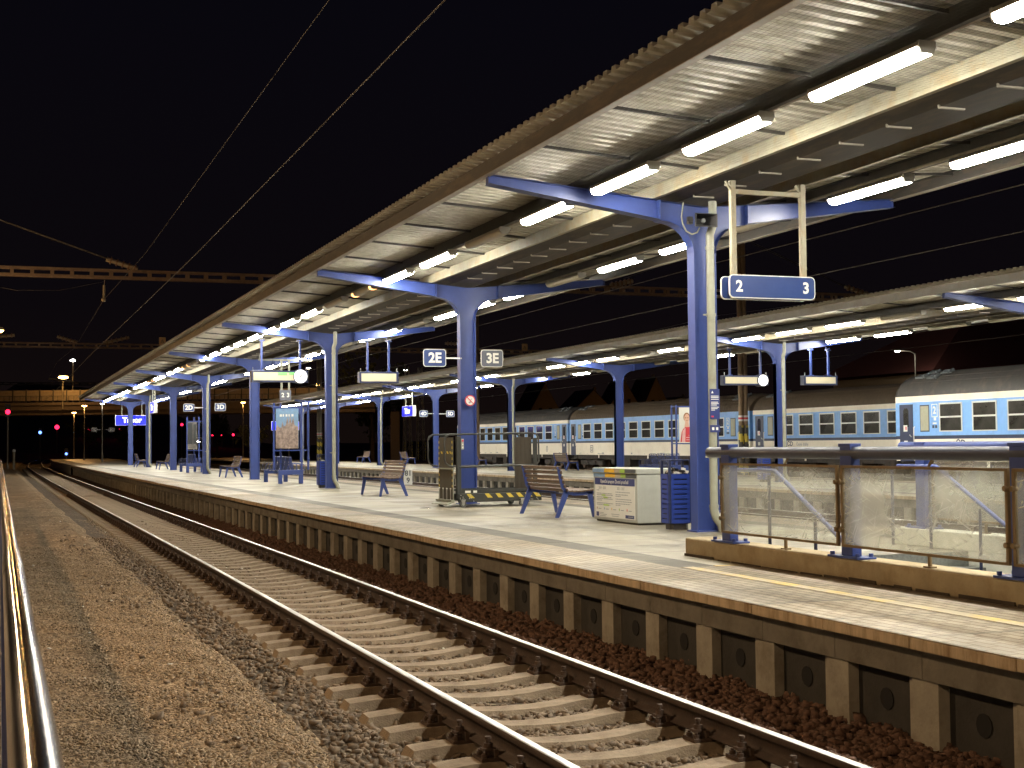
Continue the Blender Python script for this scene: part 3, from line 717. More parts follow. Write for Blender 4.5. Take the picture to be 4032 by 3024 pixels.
# bird netting under the near end of the canopy
def net_material():
    m = bpy.data.materials.new('bird_netting'); m.use_nodes = True
    nt = m.node_tree; N = nt.nodes; L = nt.links; p = N['Principled BSDF']; p.inputs['Base Color'].default_value = (.09,.085,.07,1); p.inputs['Roughness'].default_value = .8
    tc = N.new('ShaderNodeTexCoord'); sx = N.new('ShaderNodeSeparateXYZ'); L.new(tc.outputs['Object'], sx.inputs[0]); parts = []
    for ax in (0, 1):
        a = N.new('ShaderNodeMath'); a.operation = 'MULTIPLY'; a.inputs[1].default_value = 1/.055; L.new(sx.outputs[ax], a.inputs[0])
        fr = N.new('ShaderNodeMath'); fr.operation = 'FRACT'; L.new(a.outputs[0], fr.inputs[0])
        lt = N.new('ShaderNodeMath'); lt.operation = 'LESS_THAN'; lt.inputs[1].default_value = .075; L.new(fr.outputs[0], lt.inputs[0]); parts.append(lt)
    mx = N.new('ShaderNodeMath'); mx.operation = 'MAXIMUM'; L.new(parts[0].outputs[0], mx.inputs[0]); L.new(parts[1].outputs[0], mx.inputs[1])
    L.new(mx.outputs[0], p.inputs['Alpha']); return m
M['net'] = net_material()
b = MB()
for (ya, yb) in ((2, 17.4),):
    b.quad((CX-3.18, ya, ZC+.29), (CX-1.86, ya, ZC+.17), (CX-1.86, yb, ZC+.17), (CX-3.18, yb, ZC+.29))
    b.quad((CX-1.74, ya, ZC+.165), (CX-.86, ya, ZC+.09), (CX-.86, yb, ZC+.09), (CX-1.74, yb, ZC+.165))
tag(b.build('bird_netting', M['net']), 'fine bird netting stretched under the corrugated sheets of the nearest canopy bay', 'netting')

# ------------------------------------------------------------------ fluorescent luminaires
def lum_meshes():
    hb = MB(); L = .90
    hb.prism([(-.112,-.006),(-.10,.02),(-.07,.055),(.07,.055),(.10,.02),(.112,-.006),(.106,-.006),(.09,.006),(-.09,.006),(-.106,-.006)], (0,-L+.02,0), (1,0,0), (0,0,1), (0,2*L-.04,0)); hb.box(-.02, -.55, .055, .02, -.50, .075); hb.box(-.02, .50, .055, .02, .55, .075)
    for s in (-1, 1): hb.prism([(-.088,.055),(-.088,-.005),(-.06,-.058),(.06,-.058),(.088,-.005),(.088,.055)], (0, s*L-(.035 if s > 0 else 0), 0), (1,0,0), (0,0,1), (0,.035,0))
    db = MB(); ring = [(-.09,.004),(-.089,-.025),(-.062,-.062),(-.022,-.072),(.022,-.072),(.062,-.062),(.089,-.025),(.09,.004)]
    db.prism(ring, (0,-L+.036,0), (1,0,0), (0,0,1), (0,2*L-.072,0), smooth=True)
    eb = MB()
    for s in (-1, 1): eb.prism([(x*1.01, z*1.02) for x, z in ring], (0, s*(L-.12)-.08, 0), (1,0,0), (0,0,1), (0,.16,0), smooth=True)
    return hb, db, eb
hb, db, eb = lum_meshes()
hm = hb.mesh('housing', M['galvtop']); dml = db.mesh('diffuser', M['tube']); dmd = db.mesh('diffuser', M['dead']); em_ = eb.mesh('tube_end', M['dying'])
def bay(y, posts):
    k = sum(1 for p in posts if p < y)
    return k
ORD = ['first','second','third','fourth','fifth','sixth','seventh','eighth','ninth']
def lamp_row(cx, dx, zc, ys, state, posts, rowname, far):
    cnt = {}
    for y, st in zip(ys, state):
        if st == 'x': continue
        k = bay(y, posts)
        cnt[k] = cnt.get(k, 0)+1; o_ = ORD[cnt[k]-1]
        word = {'l': 'lit', 'd': 'unlit', 'o': 'dying orange-ended'}[st]
        w_ = {'near': ['nearest']+ORD[1:], 'far': ['offscreen','rightmost','second','third','fourth','fifth','sixth','seventh','eighth']}[far]
        if k == 0: lab = f'{word} tube light, {o_} before the {w_[0]} frame, {rowname} of {far} canopy'
        else: lab = f'{word} tube light, {o_} beyond the {w_[k-1]} frame, {rowname} of {far} canopy'
        t = thing('tube_light', (cx+dx+off(y), y, zc+.092), lab, 'light fixture', f'tube lights in the {rowname} of the {far} canopy')
        inst('housing', hm, t); inst('diffuser', dml if st == 'l' else dmd, t)
        if st == 'o': inst('tube_end', em_, t)
PT = 2.715
def rowst(n, d): 
    s = ['l']*n
    for i, c in d.items(): s[i] = c
    return s
yl = [10.95 + PT*i for i in range(-6, 36)]
lamp_row(CX, -1.775, ZC, yl, rowst(42, {10:'d', 13:'o', 14:'d', 23:'d', 24:'o', 29:'o', 33:'d'}), POSTS, 'left row', 'near')
yr = [16.1 + PT*i for i in range(-8, 34)]
lamp_row(CX, 1.775, ZC, yr, rowst(42, {9:'d', 12:'d', 16:'d', 19:'d', 25:'d', 28:'d', 31:'d', 33:'d', 36:'d'}), POSTS, 'right row', 'near')
y3 = [28.62 + PT*i for i in range(-6, 34)]
lamp_row(CX3, -1.75, ZC3, y3, rowst(40, {7:'d', 11:'d', 13:'d', 17:'d', 18:'d', 22:'d', 26:'d', 31:'d'}), POSTS3, 'left row', 'far')
y4 = [33.95 + PT*i for i in range(-8, 32)]
lamp_row(CX3, 1.75, ZC3, y4, rowst(40, {7:'d', 8:'d', 12:'d', 14:'d', 15:'d', 17:'d', 19:'d', 22:'d', 25:'d', 28:'d'}), POSTS3, 'right row', 'far')
# ------------------------------------------------------------------ street lights that light the gravel from the camera side
def pt_light(name, loc, col, power, size, parent=None):
    ld = bpy.data.lights.new(name, 'POINT'); ld.color = col; ld.energy = power; ld.shadow_soft_size = size
    o = bpy.data.objects.new(name, ld); COL.objects.link(o); o.location = loc
    return put(o, parent)
def street_lamp(x, y, z0, h, label, lens, group=None, arm=0.0, light=None, r=.055, head=.22, name='street_lamp'):
    t = thing(name, (x, y, z0), label, 'street lamp', group)
    b = MB(); b.cyl((0,0,0),(0,0,h), r, 10, r2=r*.7); b.cyl((0,0,0),(0,0,.9), r*1.5, 10)
    if arm: b.tube([(0,0,h-.05),(arm*.3,0,h+.18),(arm,0,h+.22)], r*.6, 8)
    b.build('pole', M['mastgrey'], t)
    hx = arm; hz = h + (.2 if arm else .02)
    hbm = MB(); hbm.prism([(-head,-.01),(-head*.7,.10),(head*.7,.10),(head,-.01)], (hx,-head*.45,hz), (1,0,0), (0,0,1), (0,head*.9,0)); hbm.build('lamp_head', M['darksteel'], t)
    lb = MB(); lb.sphere((hx,0,hz-.015), head*.8, 12, 6, sc=(1,.55,.45)); lb.build('lens', M[lens], t)
    if light: pt_light('bulb', (hx, 0, hz-.25), *light, t)
    return t
# ------------------------------------------------------------------ signs
def rrect(w, h, r, n=4):
    p = []
    for (sx, sz, a0) in ((1,1,0),(-1,1,PI/2),(-1,-1,PI),(1,-1,1.5*PI)):
        for i in range(n+1):
            a = a0+PI/2*i/n; p.append((sx*(w/2-r)+r*math.cos(a), sz*(h/2-r)+r*math.sin(a)))
    return p
def plate(w, h, r, border, y, m_b, m_f, parent, cx=0, cz=0, th=.02, name='sign_panel'):
    b = MB(); b.mi = 0; b.prism(rrect(w, h, r), (cx, y, cz), (1,0,0), (0,0,1), (0,th,0), m=0)
    b.prism(rrect(w-2*border, h-2*border, max(.005, r-border)), (cx, y-.003, cz), (1,0,0), (0,0,1), (0,.002,0), m=1)
    return b.build(name, [m_b, m_f], parent)
def sector_sign(x, y, z, s, txt, fmat, tmat, label, cx, scale=1.0):
    t = thing('sector_sign', (x, y, z), label, 'sign', 'platform sector signs')
    p = plate(.50*scale, .37*scale, .06*scale, .014*scale, 0, M['white'], fmat, t)
    lettering(txt, .29*scale, (.005, -.008, -.005), '-Y', tmat, p, .035, .98)
    b = MB(); sg = 1 if cx > x else -1; b.bar((sg*.25*scale, .02, 0), (cx-x-sg*.17, .02, 0), .03, .03); b.build('arm', M['white'], t)
sector_sign(8.59, 28.1, 3.655, 1, '2E', M['signblue'], M['white'], 'dark blue sector sign reading 2E beside a thick blue post', CX)
sector_sign(9.87, 28.1, 3.66, 1, '3E', M['signgrey'], M['white'], 'greyish glaring sector sign reading 3E right of a thick blue post', CX+.24)
o5 = off(66.5); d5 = 9.36+o5
sector_sign(d5-.83, 66.3, 3.67, 1, '2D', M['signblue'], M['white'], 'small dark sector sign reading 2D', d5)
sector_sign(d5+.62, 66.3, 3.70, 1, '3D', M['signblue'], M['white'], 'small dark sector sign reading 3D', d5+.2)
d6 = CX3+off(78.9)
sector_sign(d6-.78, 78.7, 3.67, 1, '4D', M['signblue'], M['white'], 'dark sector sign reading 4D on the far platform', d6)
sector_sign(d6+.86, 78.7, 3.66, 1, '5D', M['signblue'], M['white'], 'dark sector sign reading 5D half hidden behind a post', d6)

t = thing('direction_sign', (9.33, 15.7, 3.81), 'long blue hanging direction sign with numbers 2 and 3', 'sign')
for yy, nm in ((-.06, 0), (.16, 1)):
    p = plate(1.26, .30, .06, .012, yy, M['white'], M['signblue'], t, th=.018, cx=-.0 if nm == 0 else -.0)
    if nm == 0:
        lettering('2', .20, (-.49, yy-.008, -.005), '-Y', M['white'], p, .03); lettering('3', .20, (.49, yy-.008, -.005), '-Y', M['white'], p, .03)
b = MB()
for s in (-1, 1): b.box(s*.515-.035, .0, -.15, s*.515+.035, .07, 1.37)
b.box(-.515, .01, 1.20, .515, .06, 1.26)
for s in (-1, 1): b.bar((s*.515, .03, 1.2), (s*.515-s*.12*0-.10, .03, 1.36), .04, .02)
b.build('hanger_frame', M['cream'], t, bevel=.004)

def no_smoking(x, y, z):
    t = thing('prohibition_sign', (x, y, z), 'round red no smoking sign stuck on a blue post', 'sign')
    b = MB(); c = [(math.cos(a)*.115, math.sin(a)*.115) for a in [2*PI*i/28 for i in range(28)]]
    b.prism(c, (0,0,0), (1,0,0), (0,0,1), (0,.008,0), m=0); b.prism([(q*.82, r*.82) for q, r in c], (0,-.002,0), (1,0,0), (0,0,1), (0,.001,0), m=1); b.build('disc', [M['red'], M['white']], t)
    k = MB(); k.bar((-.03,-.004,-.05),(.02,-.004,-.02),.004,.035); k.bar((-.005,-.004,.0),(.04,-.004,.04),.004,.012); k.build('cigarette', M['ink2'], t)
    k = MB(); k.bar((-.072,-.006,.072),(.072,-.006,-.072),.003,.018); k.build('slash', M['red'], t)
no_smoking(9.33, 27.985, 2.755)
# notices on the nearest downpipe
t = thing('notice', (9.39, 17.36, 2.36), 'tall navy notice with white lines wrapped on the nearest downpipe', 'notice')
b = MB(); b.box(-.075,-.012,-.21,.075,.0,.21); b.build('board', M['posterblue'], t)
b = MB(); b.prism([(-.055,.15),(-.02,.15),(-.0375,.185)], (0,-.014,0), (1,0,0), (0,0,1), (0,.001,0))
for i, (z, w_) in enumerate(((.105,.12),(.085,.12),(.06,.12),(.02,.11),(.0,.12),(-.02,.09),(-.05,.12),(-.07,.10),(-.09,.06))): b.box(-.06,-.0135,z,-.06+w_,-.0125,z+.010)
b.build('print', M['white'], t)
b = MB(); b.box(-.06,-.0135,-.185,-.02,-.0125,-.165); b.build('mark', M['red'], t)
t = thing('notice', (9.39, 17.36, 2.02), 'small navy sticker with two white squares low on the nearest downpipe', 'notice')
b = MB(); b.box(-.075,-.012,-.055,.075,.0,.045); b.build('board', M['posterblue'], t)
b = MB(); b.box(-.05,-.0135,-.025,-.015,-.0125,.015); b.box(.012,-.0135,-.025,.047,-.0125,.015); b.build('pictogram', M['white'], t)

# ------------------------------------------------------------------ loudspeaker
t = thing('loudspeaker', (9.20, 17.27, 4.915), 'black horn loudspeaker on the nearest blue post', 'loudspeaker')
b = MB()
o_ = [(-.17,-.10),(.17,-.10),(.17,.09),(-.17,.09)]; i_ = [(-.155,-.087),(.155,-.087),(.155,.078),(-.155,.078)]; c_ = [(-.05,-.04),(.05,-.04),(.05,.04),(-.05,.04)]
def ring(p, y): return [(x, y, z) for x, z in p]
V = ring(o_,-.12)+ring(i_,-.12)+ring(c_,.08)+ring(c_,.14)+ring(o_,-.10)
F = []
for (a, c) in ((0,4),(4,8)): F += [(a+i, a+(i+1)%4, c+(i+1)%4, c+i) for i in range(4)]
F += [(16+i, 16+(i+1)%4, 12+(i+1)%4, 12+i) for i in range(4)] + [(0+i, 16+i, 16+(i+1)%4, (i+1)%4) for i in range(4)] + [(8,9,10,11),(12,13,14,15)]
b.add(V, F); b.build('horn', M['black'], t)
b = MB(); b.sphere((0,-.02,0),.035,10,6); b.build('driver', M['ink2'], t)
b = MB(); b.box(-.22,-.02,-.05,-.16,.06,.05); b.box(-.24,-.03,-.02,-.16,.0,.02); b.build('bracket', M['darksteel'], t)
b = MB(); b.tube([(9.02,17.50,5.2),(8.98,17.48,5.0),(8.985,17.46,4.9),(9.03,17.44,4.79),(9.11,17.42,4.745),(9.18,17.40,4.77),(9.21,17.38,4.84)], .011, 8)
tag(b.build('cable', M['pipe']), 'grey cable looping down to the black loudspeaker', 'cable')

# ------------------------------------------------------------------ benches
def bench_parts(L=1.85):
    """faces +X; origin under the middle; back legs at x=-.33, front at .33"""
    side = [(-.36,.86),(-.315,.87),(-.24,.56),(-.17,.46),(-.06,.425),(.10,.425),(.30,.455),(.31,.40),(.12,.375),(-.06,.37),(-.20,.40),(-.285,.50)]
    res = []
    for s in (-1, 1):
        b = MB(); y = s*L*.46
        b.prism(side, (0, y-.02, 0), (1,0,0), (0,0,1), (0,.04,0))
        b.prism([(-.235,.47),(-.15,.40),(-.335,.0),(-.40,.0)], (0, y-.02, 0), (1,0,0), (0,0,1), (0,.04,0))
        b.prism([(.19,.42),(.28,.44),(.34,.0),(.29,.0)], (0, y-.02, 0), (1,0,0), (0,0,1), (0,.04,0))
        res.append(('side_frame', b, 'blue'))
    b = MB(); b.bar((.0,-L*.46,.385),(.0,L*.46,.385),.05,.02); res.append(('stretcher', b, 'blue'))
    b = MB()
    pts = [(-.335,.845),(-.315,.765),(-.295,.685),(-.272,.605),(-.245,.53),(-.205,.468)]
    for i, (x, z) in enumerate(pts):
        a = math.atan2(.08,.02) if i < 4 else math.atan2(.06, .04)
        d = Vector((-math.cos(a)*.5, 0, math.sin(a))).normalized(); n = Vector((d.z, 0, -d.x))
        b.obox((x+.012*n.x+.03*0, 0, z), d*.028, (0, L/2, 0), n*.014)
    res.append(('backrest', b, 'wood'))
    b = MB()
    for i, (x, z) in enumerate(((-.12,.447),(-.045,.442),(.03,.442),(.105,.446),(.18,.453),(.255,.462))):
        b.obox((x, 0, z), (.030, 0, .003), (0, L/2, 0), (0, 0, .014))
    res.append(('seat', b, 'wood'))
    return res
bench_me = [(n, b.mesh(n, M[m])) for n, b, m in bench_parts()]
def bench(x, y, z, rz, label, group):
    t = thing('bench', (x, y, z), label, 'bench', group, rz)
    for n, me in bench_me:
        o = inst(n, me, t); bv = o.modifiers.new('b', 'BEVEL'); bv.width = .006; bv.segments = 2; bv.limit_method = 'ANGLE'
G1 = 'slatted benches on the near platform'; G2 = 'slatted benches on the far platform'
bench(9.22, 22.82, DZ, .0, 'large slatted bench seen from behind, beside the grey poster box', G1)
bench(9.07, 34.2, DZ, PI+.02, 'slatted bench turned towards the nearest track, left of the wheelchair lift', G1)
bench(9.0, 58.6, DZ, PI, 'slatted bench facing the nearest track, right of a downpipe post in mid distance', G1)
bench(8.80, 82.0, DZ, PI, 'small distant bench facing left between two far posts', G1)
bench(8.60, 93.2, DZ, 0, 'most distant bench of the near platform, beside the last posts', G1)
bench(26.97, 65.6, DZ3, 0, 'far platform bench seen from behind above the large slatted bench', G2)
bench(26.95, 79.6, DZ3, 0, 'far platform bench behind the wheelchair lift', G2)
bench(27.2, 95.7, DZ3, 0, 'far platform bench facing right, left of the wheelchair lift', G2)
bench(27.0, 107.8, DZ3, PI, 'far platform bench facing left near a lattice mast', G2)
bench(25.2, 33.0, DZ3, PI, 'far platform bench behind the glass stair balustrade', G2)

# ------------------------------------------------------------------ grey grit box with the poster
t = thing('grit_box', (9.10, 19.31, DZ), 'grey box with an information poster on its front, beside the bin', 'storage box')
LB = 1.66; DB = .62; HB = .86
b = MB(); b.box(0,0,.03,DB,LB,HB-.09); b.build('body', M['boxgrey'], t, bevel=.012)
b = MB(); b.box(.04,.04,0,DB-.04,LB-.04,.03); b.build('plinth', M['darksteel'], t)
b = MB(); b.box(-.015,-.012,HB-.085,DB+.01,LB+.012,HB); b.build('lid', M['boxgrey'], t, bevel=.012)
b = MB(); b.box(-.004,.075,.075,0,LB-.075,.70,m=0); b.box(-.006,.075,.59,-.0042,LB-.075,.70,m=1)
b.build('poster', [M['paper'], M['posterblue']], t)
def X_(fr): return LB-.075-fr*(LB-.15)      # fraction from the reader's left
b = MB(); stripes = [(0,.26,'skyblue'),(.26,.52,'orange'),(.52,.66,'taupe'),(.66,.78,'lime'),(.78,1,'ink')]
for i, (a, c, k) in enumerate(stripes):
    for z0, z1 in ((.715,.77),(.79,.85)):
        b.box(-.0185 if z0 > .78 else -.004, X_(c)-(.06 if c == 1 else 0), z0, -.0155 if z0 > .78 else -.001, X_(a)+(.06 if a == 0 else 0), z1, m=i)
b.build('colour_stripe', [M[k] for _, _, k in stripes], t)
lettering('Operační program Životní prostředí', .078, (-.0085, LB/2, .645), '-X', M['paper'], t, .012, .92, 'headline')
lettering('2014 – 2020', .058, (-.006, X_(.19), .54), '-X', M['ink2'], t, .012, .95, 'heading')
lettering('2021 – 2027', .058, (-.006, X_(.66), .54), '-X', M['ink2'], t, .012, .95, 'heading')
b = MB(); rr = random.Random(3)
for c0, rows in ((.04, ((.495,.07),(.445,.40),(.42,.42),(.385,.38),(.36,.42),(.335,.14),(.29,.43),(.265,.36))), (.53, ((.48,.35),(.44,.30),(.415,.13),(.37,.38),(.335,.40),(.30,.36),(.275,.12)))):
    for z, wd in rows:
        x = c0
        while x < c0+wd:
            l = rr.uniform(.015,.05); b.box(-.0052, X_(min(x+l, c0+wd)), z, -.0042, X_(x), z+.013); x += l+.008
b.build('small_print', M['ink2'], t)
b = MB()
for c0, z, wd in ((.17,.418,.10),(.22,.383,.11),(.22,.263,.14)): b.box(-.0066, X_(c0+wd), z-.004, -.0056, X_(c0), z+.018)
b.build('green_highlight', M['lime'], t)
b = MB(); cols = ['hair','skyblue','orange','lime','red']
for i in range(5): b.sphere((-.005, X_(.05+.19*i), .215), .02, 8, 6, m=i, sc=(.15,.7,1.1)); b.box(-.0052, X_(.16+.19*i), .20, -.0042, X_(.085+.19*i), .212, m=5)
b.build('logo_row', [M[c] for c in cols]+[M['ink2']], t)
b = MB(); b.box(-.0062, X_(.10), .085, -.0042, X_(.03), .155); b.box(-.0062, X_(.98), .09, -.0042, X_(.77), .14); b.build('emblem', M['posterblue'], t)
b = MB()
for (a, c, z) in ((.12,.22,.14),(.12,.30,.115),(.12,.28,.09),(.42,.62,.13),(.43,.60,.10)): b.box(-.0052, X_(c), z, -.0042, X_(a), z+.009)
for (a, c, z) in ((.84,.96,.11),): b.box(-.0078, X_(c), z, -.0066, X_(a), z+.012)
b.build('footer_print', M['ink2'], t)

# ------------------------------------------------------------------ litter bins
def bin_parts():
    R = []
    bw, bd = .175, .15
    oc = [(-bw,-bd+.05),(-bw+.05,-bd),(bw-.05,-bd),(bw,-bd+.05),(bw,bd-.05),(bw-.05,bd),(-bw+.05,bd),(-bw,bd-.05)]
    b = MB(); b.prism([(x*.8, y*.8) for x, y in oc], (0,0,0), (1,0,0), (0,1,0), (0,0,.10)); R.append(('plinth', b, 'darksteel'))
    b = MB(); b.prism([(x*.93, y*.93) for x, y in oc], (0,0,.08), (1,0,0), (0,1,0), (0,0,.70)); R.append(('liner', b, 'black'))
    b = MB()
    def panel(cx, cy, ax, w):     # vertical panel with nine slots: strips between slots plus side stiles
        ax = Vector(ax); nn = Vector((ax.y, -ax.x, 0)); c = Vector((cx, cy, 0)); z0, z1 = .09, .80
        n = 9; pitch = (z1-z0-.07)/n; zz = [z0+.055+i*pitch for i in range(n)]; slot = .018
        lo = z0
        for z in zz + [z1]:
            hi = z if z == z1 else z
            b.obox(c+Vector((0,0,(lo+hi)/2)), ax*(w*.36), nn*.006, Vector((0,0,(hi-lo)/2))); lo = z+slot
        for s in (-1, 1): b.obox(c+ax*(s*w*.43)+Vector((0,0,(z0+z1)/2)), ax*(w*.07), nn*.006, Vector((0,0,(z1-z0)/2)))
    panel(0, -bd-.004, (1,0,0), 2*bw-.06); panel(0, bd+.004, (-1,0,0), 2*bw-.06); panel(-bw-.004, 0, (0,-1,0), 2*bd-.06); panel(bw+.004, 0, (0,1,0), 2*bd-.06)
    R.append(('slotted_panel', b, 'bluebin'))
    b = MB()
    for (x, y) in ((-bw+.012,-bd+.012),(bw-.012,-bd+.012),(bw-.012,bd-.012),(-bw+.012,bd-.012)): b.box(x-.016,y-.016,.09,x+.016,y+.016,1.0)
    b.prism(oc, (0,0,.985), (1,0,0), (0,1,0), (0,0,.02)); R.append(('hood', b, 'navy'))
    b = MB(); rr = random.Random(5)
    for i in range(60):
        c = Vector((rr.uniform(-.13,.13), rr.uniform(-.11,.11), rr.uniform(.78,.87)))
        a = Vector([rr.gauss(0,1) for _ in range(3)]).normalized(); q = a.orthogonal().normalized(); z_ = a.cross(q)
        b.obox(c, a*rr.uniform(.015,.04), q*rr.uniform(.01,.03), z_*.006, m=rr.choice([0,0,1,2]))
    R.append(('rubbish', b, ('black','taupe','litter')))
    return R
bin_me = [(n, b.mesh(n, [M[k] for k in m] if isinstance(m, tuple) else M[m])) for n, b, m in bin_parts()]
def litter_bin(x, y, z, rz, label, group=None):
    t = thing('litter_bin', (x, y, z), label, 'litter bin', group, rz)
    for n, me in bin_me: inst(n, me, t)
litter_bin(9.235, 18.27, DZ, -.05, 'large blue slotted litter bin between the grey box and the nearest post', 'blue litter bins')
litter_bin(9.15, 41.45, DZ, 0, 'blue slotted litter bin left of the third post with a downpipe', 'blue litter bins')
litter_bin(23.95, 40.9, DZ3, 0, 'blue litter bin beyond the stair railing on the far platform', 'blue litter bins')

# ------------------------------------------------------------------ wheelchair lift
t = thing('wheelchair_lift', (8.60, 26.62, DZ), 'dark grey mobile wheelchair lift with yellow hazard stripes and castors', 'wheelchair lift', rz=.10)
W_ = 1.88; D_ = .92
b = MB(); b.box(.02,0,.10,W_,.05,.27); b.box(.02,D_-.05,.10,W_,D_,.27); b.box(.02,.05,.16,.07,D_-.05,.27); b.box(W_-.05,.05,.16,W_,D_-.05,.27)
b.build('chassis', M['liftgrey'], t, bevel=.006)
b = MB(); b.box(.12,.06,.20,W_-.06,D_-.06,.235); b.box(.10,.06,.29,W_-.10,.10,.35); b.box(.10,D_-.10,.29,W_-.10,D_-.06,.35); b.build('deck', M['liftgrey'], t)
b = MB()
for x0 in (.26,.66,.90,1.14,1.36,1.56,1.76): b.prism([(0,0),(.11,0),(.02,.085),(-.07,.085)] if True else [], (x0,-.004,.18), (1,0,0), (0,0,1), (0,.003,0))
b.build('hazard_stripe', M['yellow'], t)
b = MB(); rr = random.Random(9)
for (cx_, n) in ((.10,9),(1.80,7),(.30,5),(1.62,4)):
    for i in range(n): x = cx_+rr.uniform(-.05,.06); z = rr.uniform(.11,.26); b.cyl((x,-.009,z),(x,-.001,z),.010,8)
b.build('bolt', M['chrome'], t); 
def castor(x, y):
    w_ = MB(); w_.cyl((x, y-.025, .065), (x, y+.025, .065), .065, 16); wh = w_.build('castor', M['rubber'], t)
    f = MB(); f.cyl((x, y-.03, .065), (x, y+.03, .065), .03, 10); f.prism([(-.045,.15),(.045,.15),(.018,.05),(-.018,.05)], (x, y-.036, 0), (1,0,0), (0,0,1), (0,.008,0)); f.box(x-.05, y-.036, .145, x+.05, y+.036, .155); f.build('fork', M['chrome'], wh)
for (x, y) in ((.10,-.04+.02),(1.42,-.02),(.0,D_-.08),(1.6,D_-.04)): castor(x, y)
b = MB(); b.box(.0,.02,.16,.09,.10,1.42); b.build('mast_column', M['liftgrey'], t, bevel=.005)
b = MB(); b.box(.0,D_-.10,.16,.09,D_-.02,1.42); b.build('mast_column', M['liftgrey'], t, bevel=.005)
# folded ramp plates at both ends
b = MB(); b.box(-.06,.12,.16,-.035,D_-.10,1.40); b.build('ramp', M['liftpanel'], t)
b = MB()
for yy in (.12, D_-.13):
    for i in range(9): b.box(-.064,yy,.40+i*.11,-.0605,yy+.03,.45+i*.11)
for i in range(4): b.prism([(0,0),(.07,0),(.11,.05),(.04,.05)], (-.064, .16+i*.15, 1.07), (0,1,0), (0,0,1), (.003,0,0))
b.build('ramp_stripe', M['yellow'], t)
b = MB(); b.box(-.10,.06,.76,-.03,D_-.06,.785); b.box(-.12,.05,.12,-.05,D_-.05,.15); b.prism([(0,0),(-.16,-.05),(-.16,-.03),(0,.03)], (-.05,.05,.10), (1,0,0), (0,0,1), (0,D_-.1,0)); b.box(-.07,.06,.10,-.06,.10,.76); b.build('ramp_bar', M['pipe'], t)
b = MB(); b.cyl((-.09,0,.14),(-.09,0,.36),.008,6); b.sphere((-.09,0,.37),.018,8,5); pn_ = b.mesh('locking_pin', M['chrome'])
for i in range(4): inst('locking_pin', pn_, t, (0,.16+.19*i,0))
b = MB(); b.box(W_-.20,.10,.27,W_-.175,D_-.08,1.40)
for i in range(4): b.box(W_-.206,.16+i*.19,.30,W_-.2005,.19+i*.19,1.38)
b.build('ramp', M['liftpanel'], t)
b = MB(); b.box(W_-.17,.0,.16,W_-.09,.06,1.38); b.build('end_column', M['liftgrey'], t, bevel=.005)
b = MB(); b.box(W_-.17,D_-.06,.16,W_-.09,D_,1.38); b.build('end_column', M['liftgrey'], t, bevel=.005)
b = MB()
for yy in (.03, D_-.03):
    b.tube([(-.05,yy,.82),(-.16,yy,.83),(-.24,yy,.88),(-.27,yy,.96),(-.27,yy,1.34),(-.24,yy,1.42),(-.16,yy,1.46),(W_-.20,yy,1.48),(W_-.10,yy,1.46),(W_-.05,yy,1.38),(W_-.04,yy,.90),(W_-.10,yy,.83),(.05,yy,.80)], .019, 8)
b.build('guard_rail', M['liftgrey'], t)
b = MB(); b.box(.095,.015,1.16,.145,.07,1.37); cbx = b.build('control_box', M['boxgrey'], t)
b = MB(); b.cyl((.12,.016,1.33),(.12,.004,1.33),.02,10); b.build('stop_button', M['red'], cbx)
b = MB(); b.cyl((.12,.016,1.26),(.12,.006,1.26),.014,10); b.cyl((.12,.016,1.20),(.12,.006,1.20),.014,10); b.build('button', M['white'], cbx)
b = MB(); b.box(.16,-.003,.285,.28,0,.33); b.box(.34,-.003,.285,.42,0,.33); b.box(W_-.28,-.003,.29,W_-.14,0,.36); b.build('sticker', M['paper'], t)

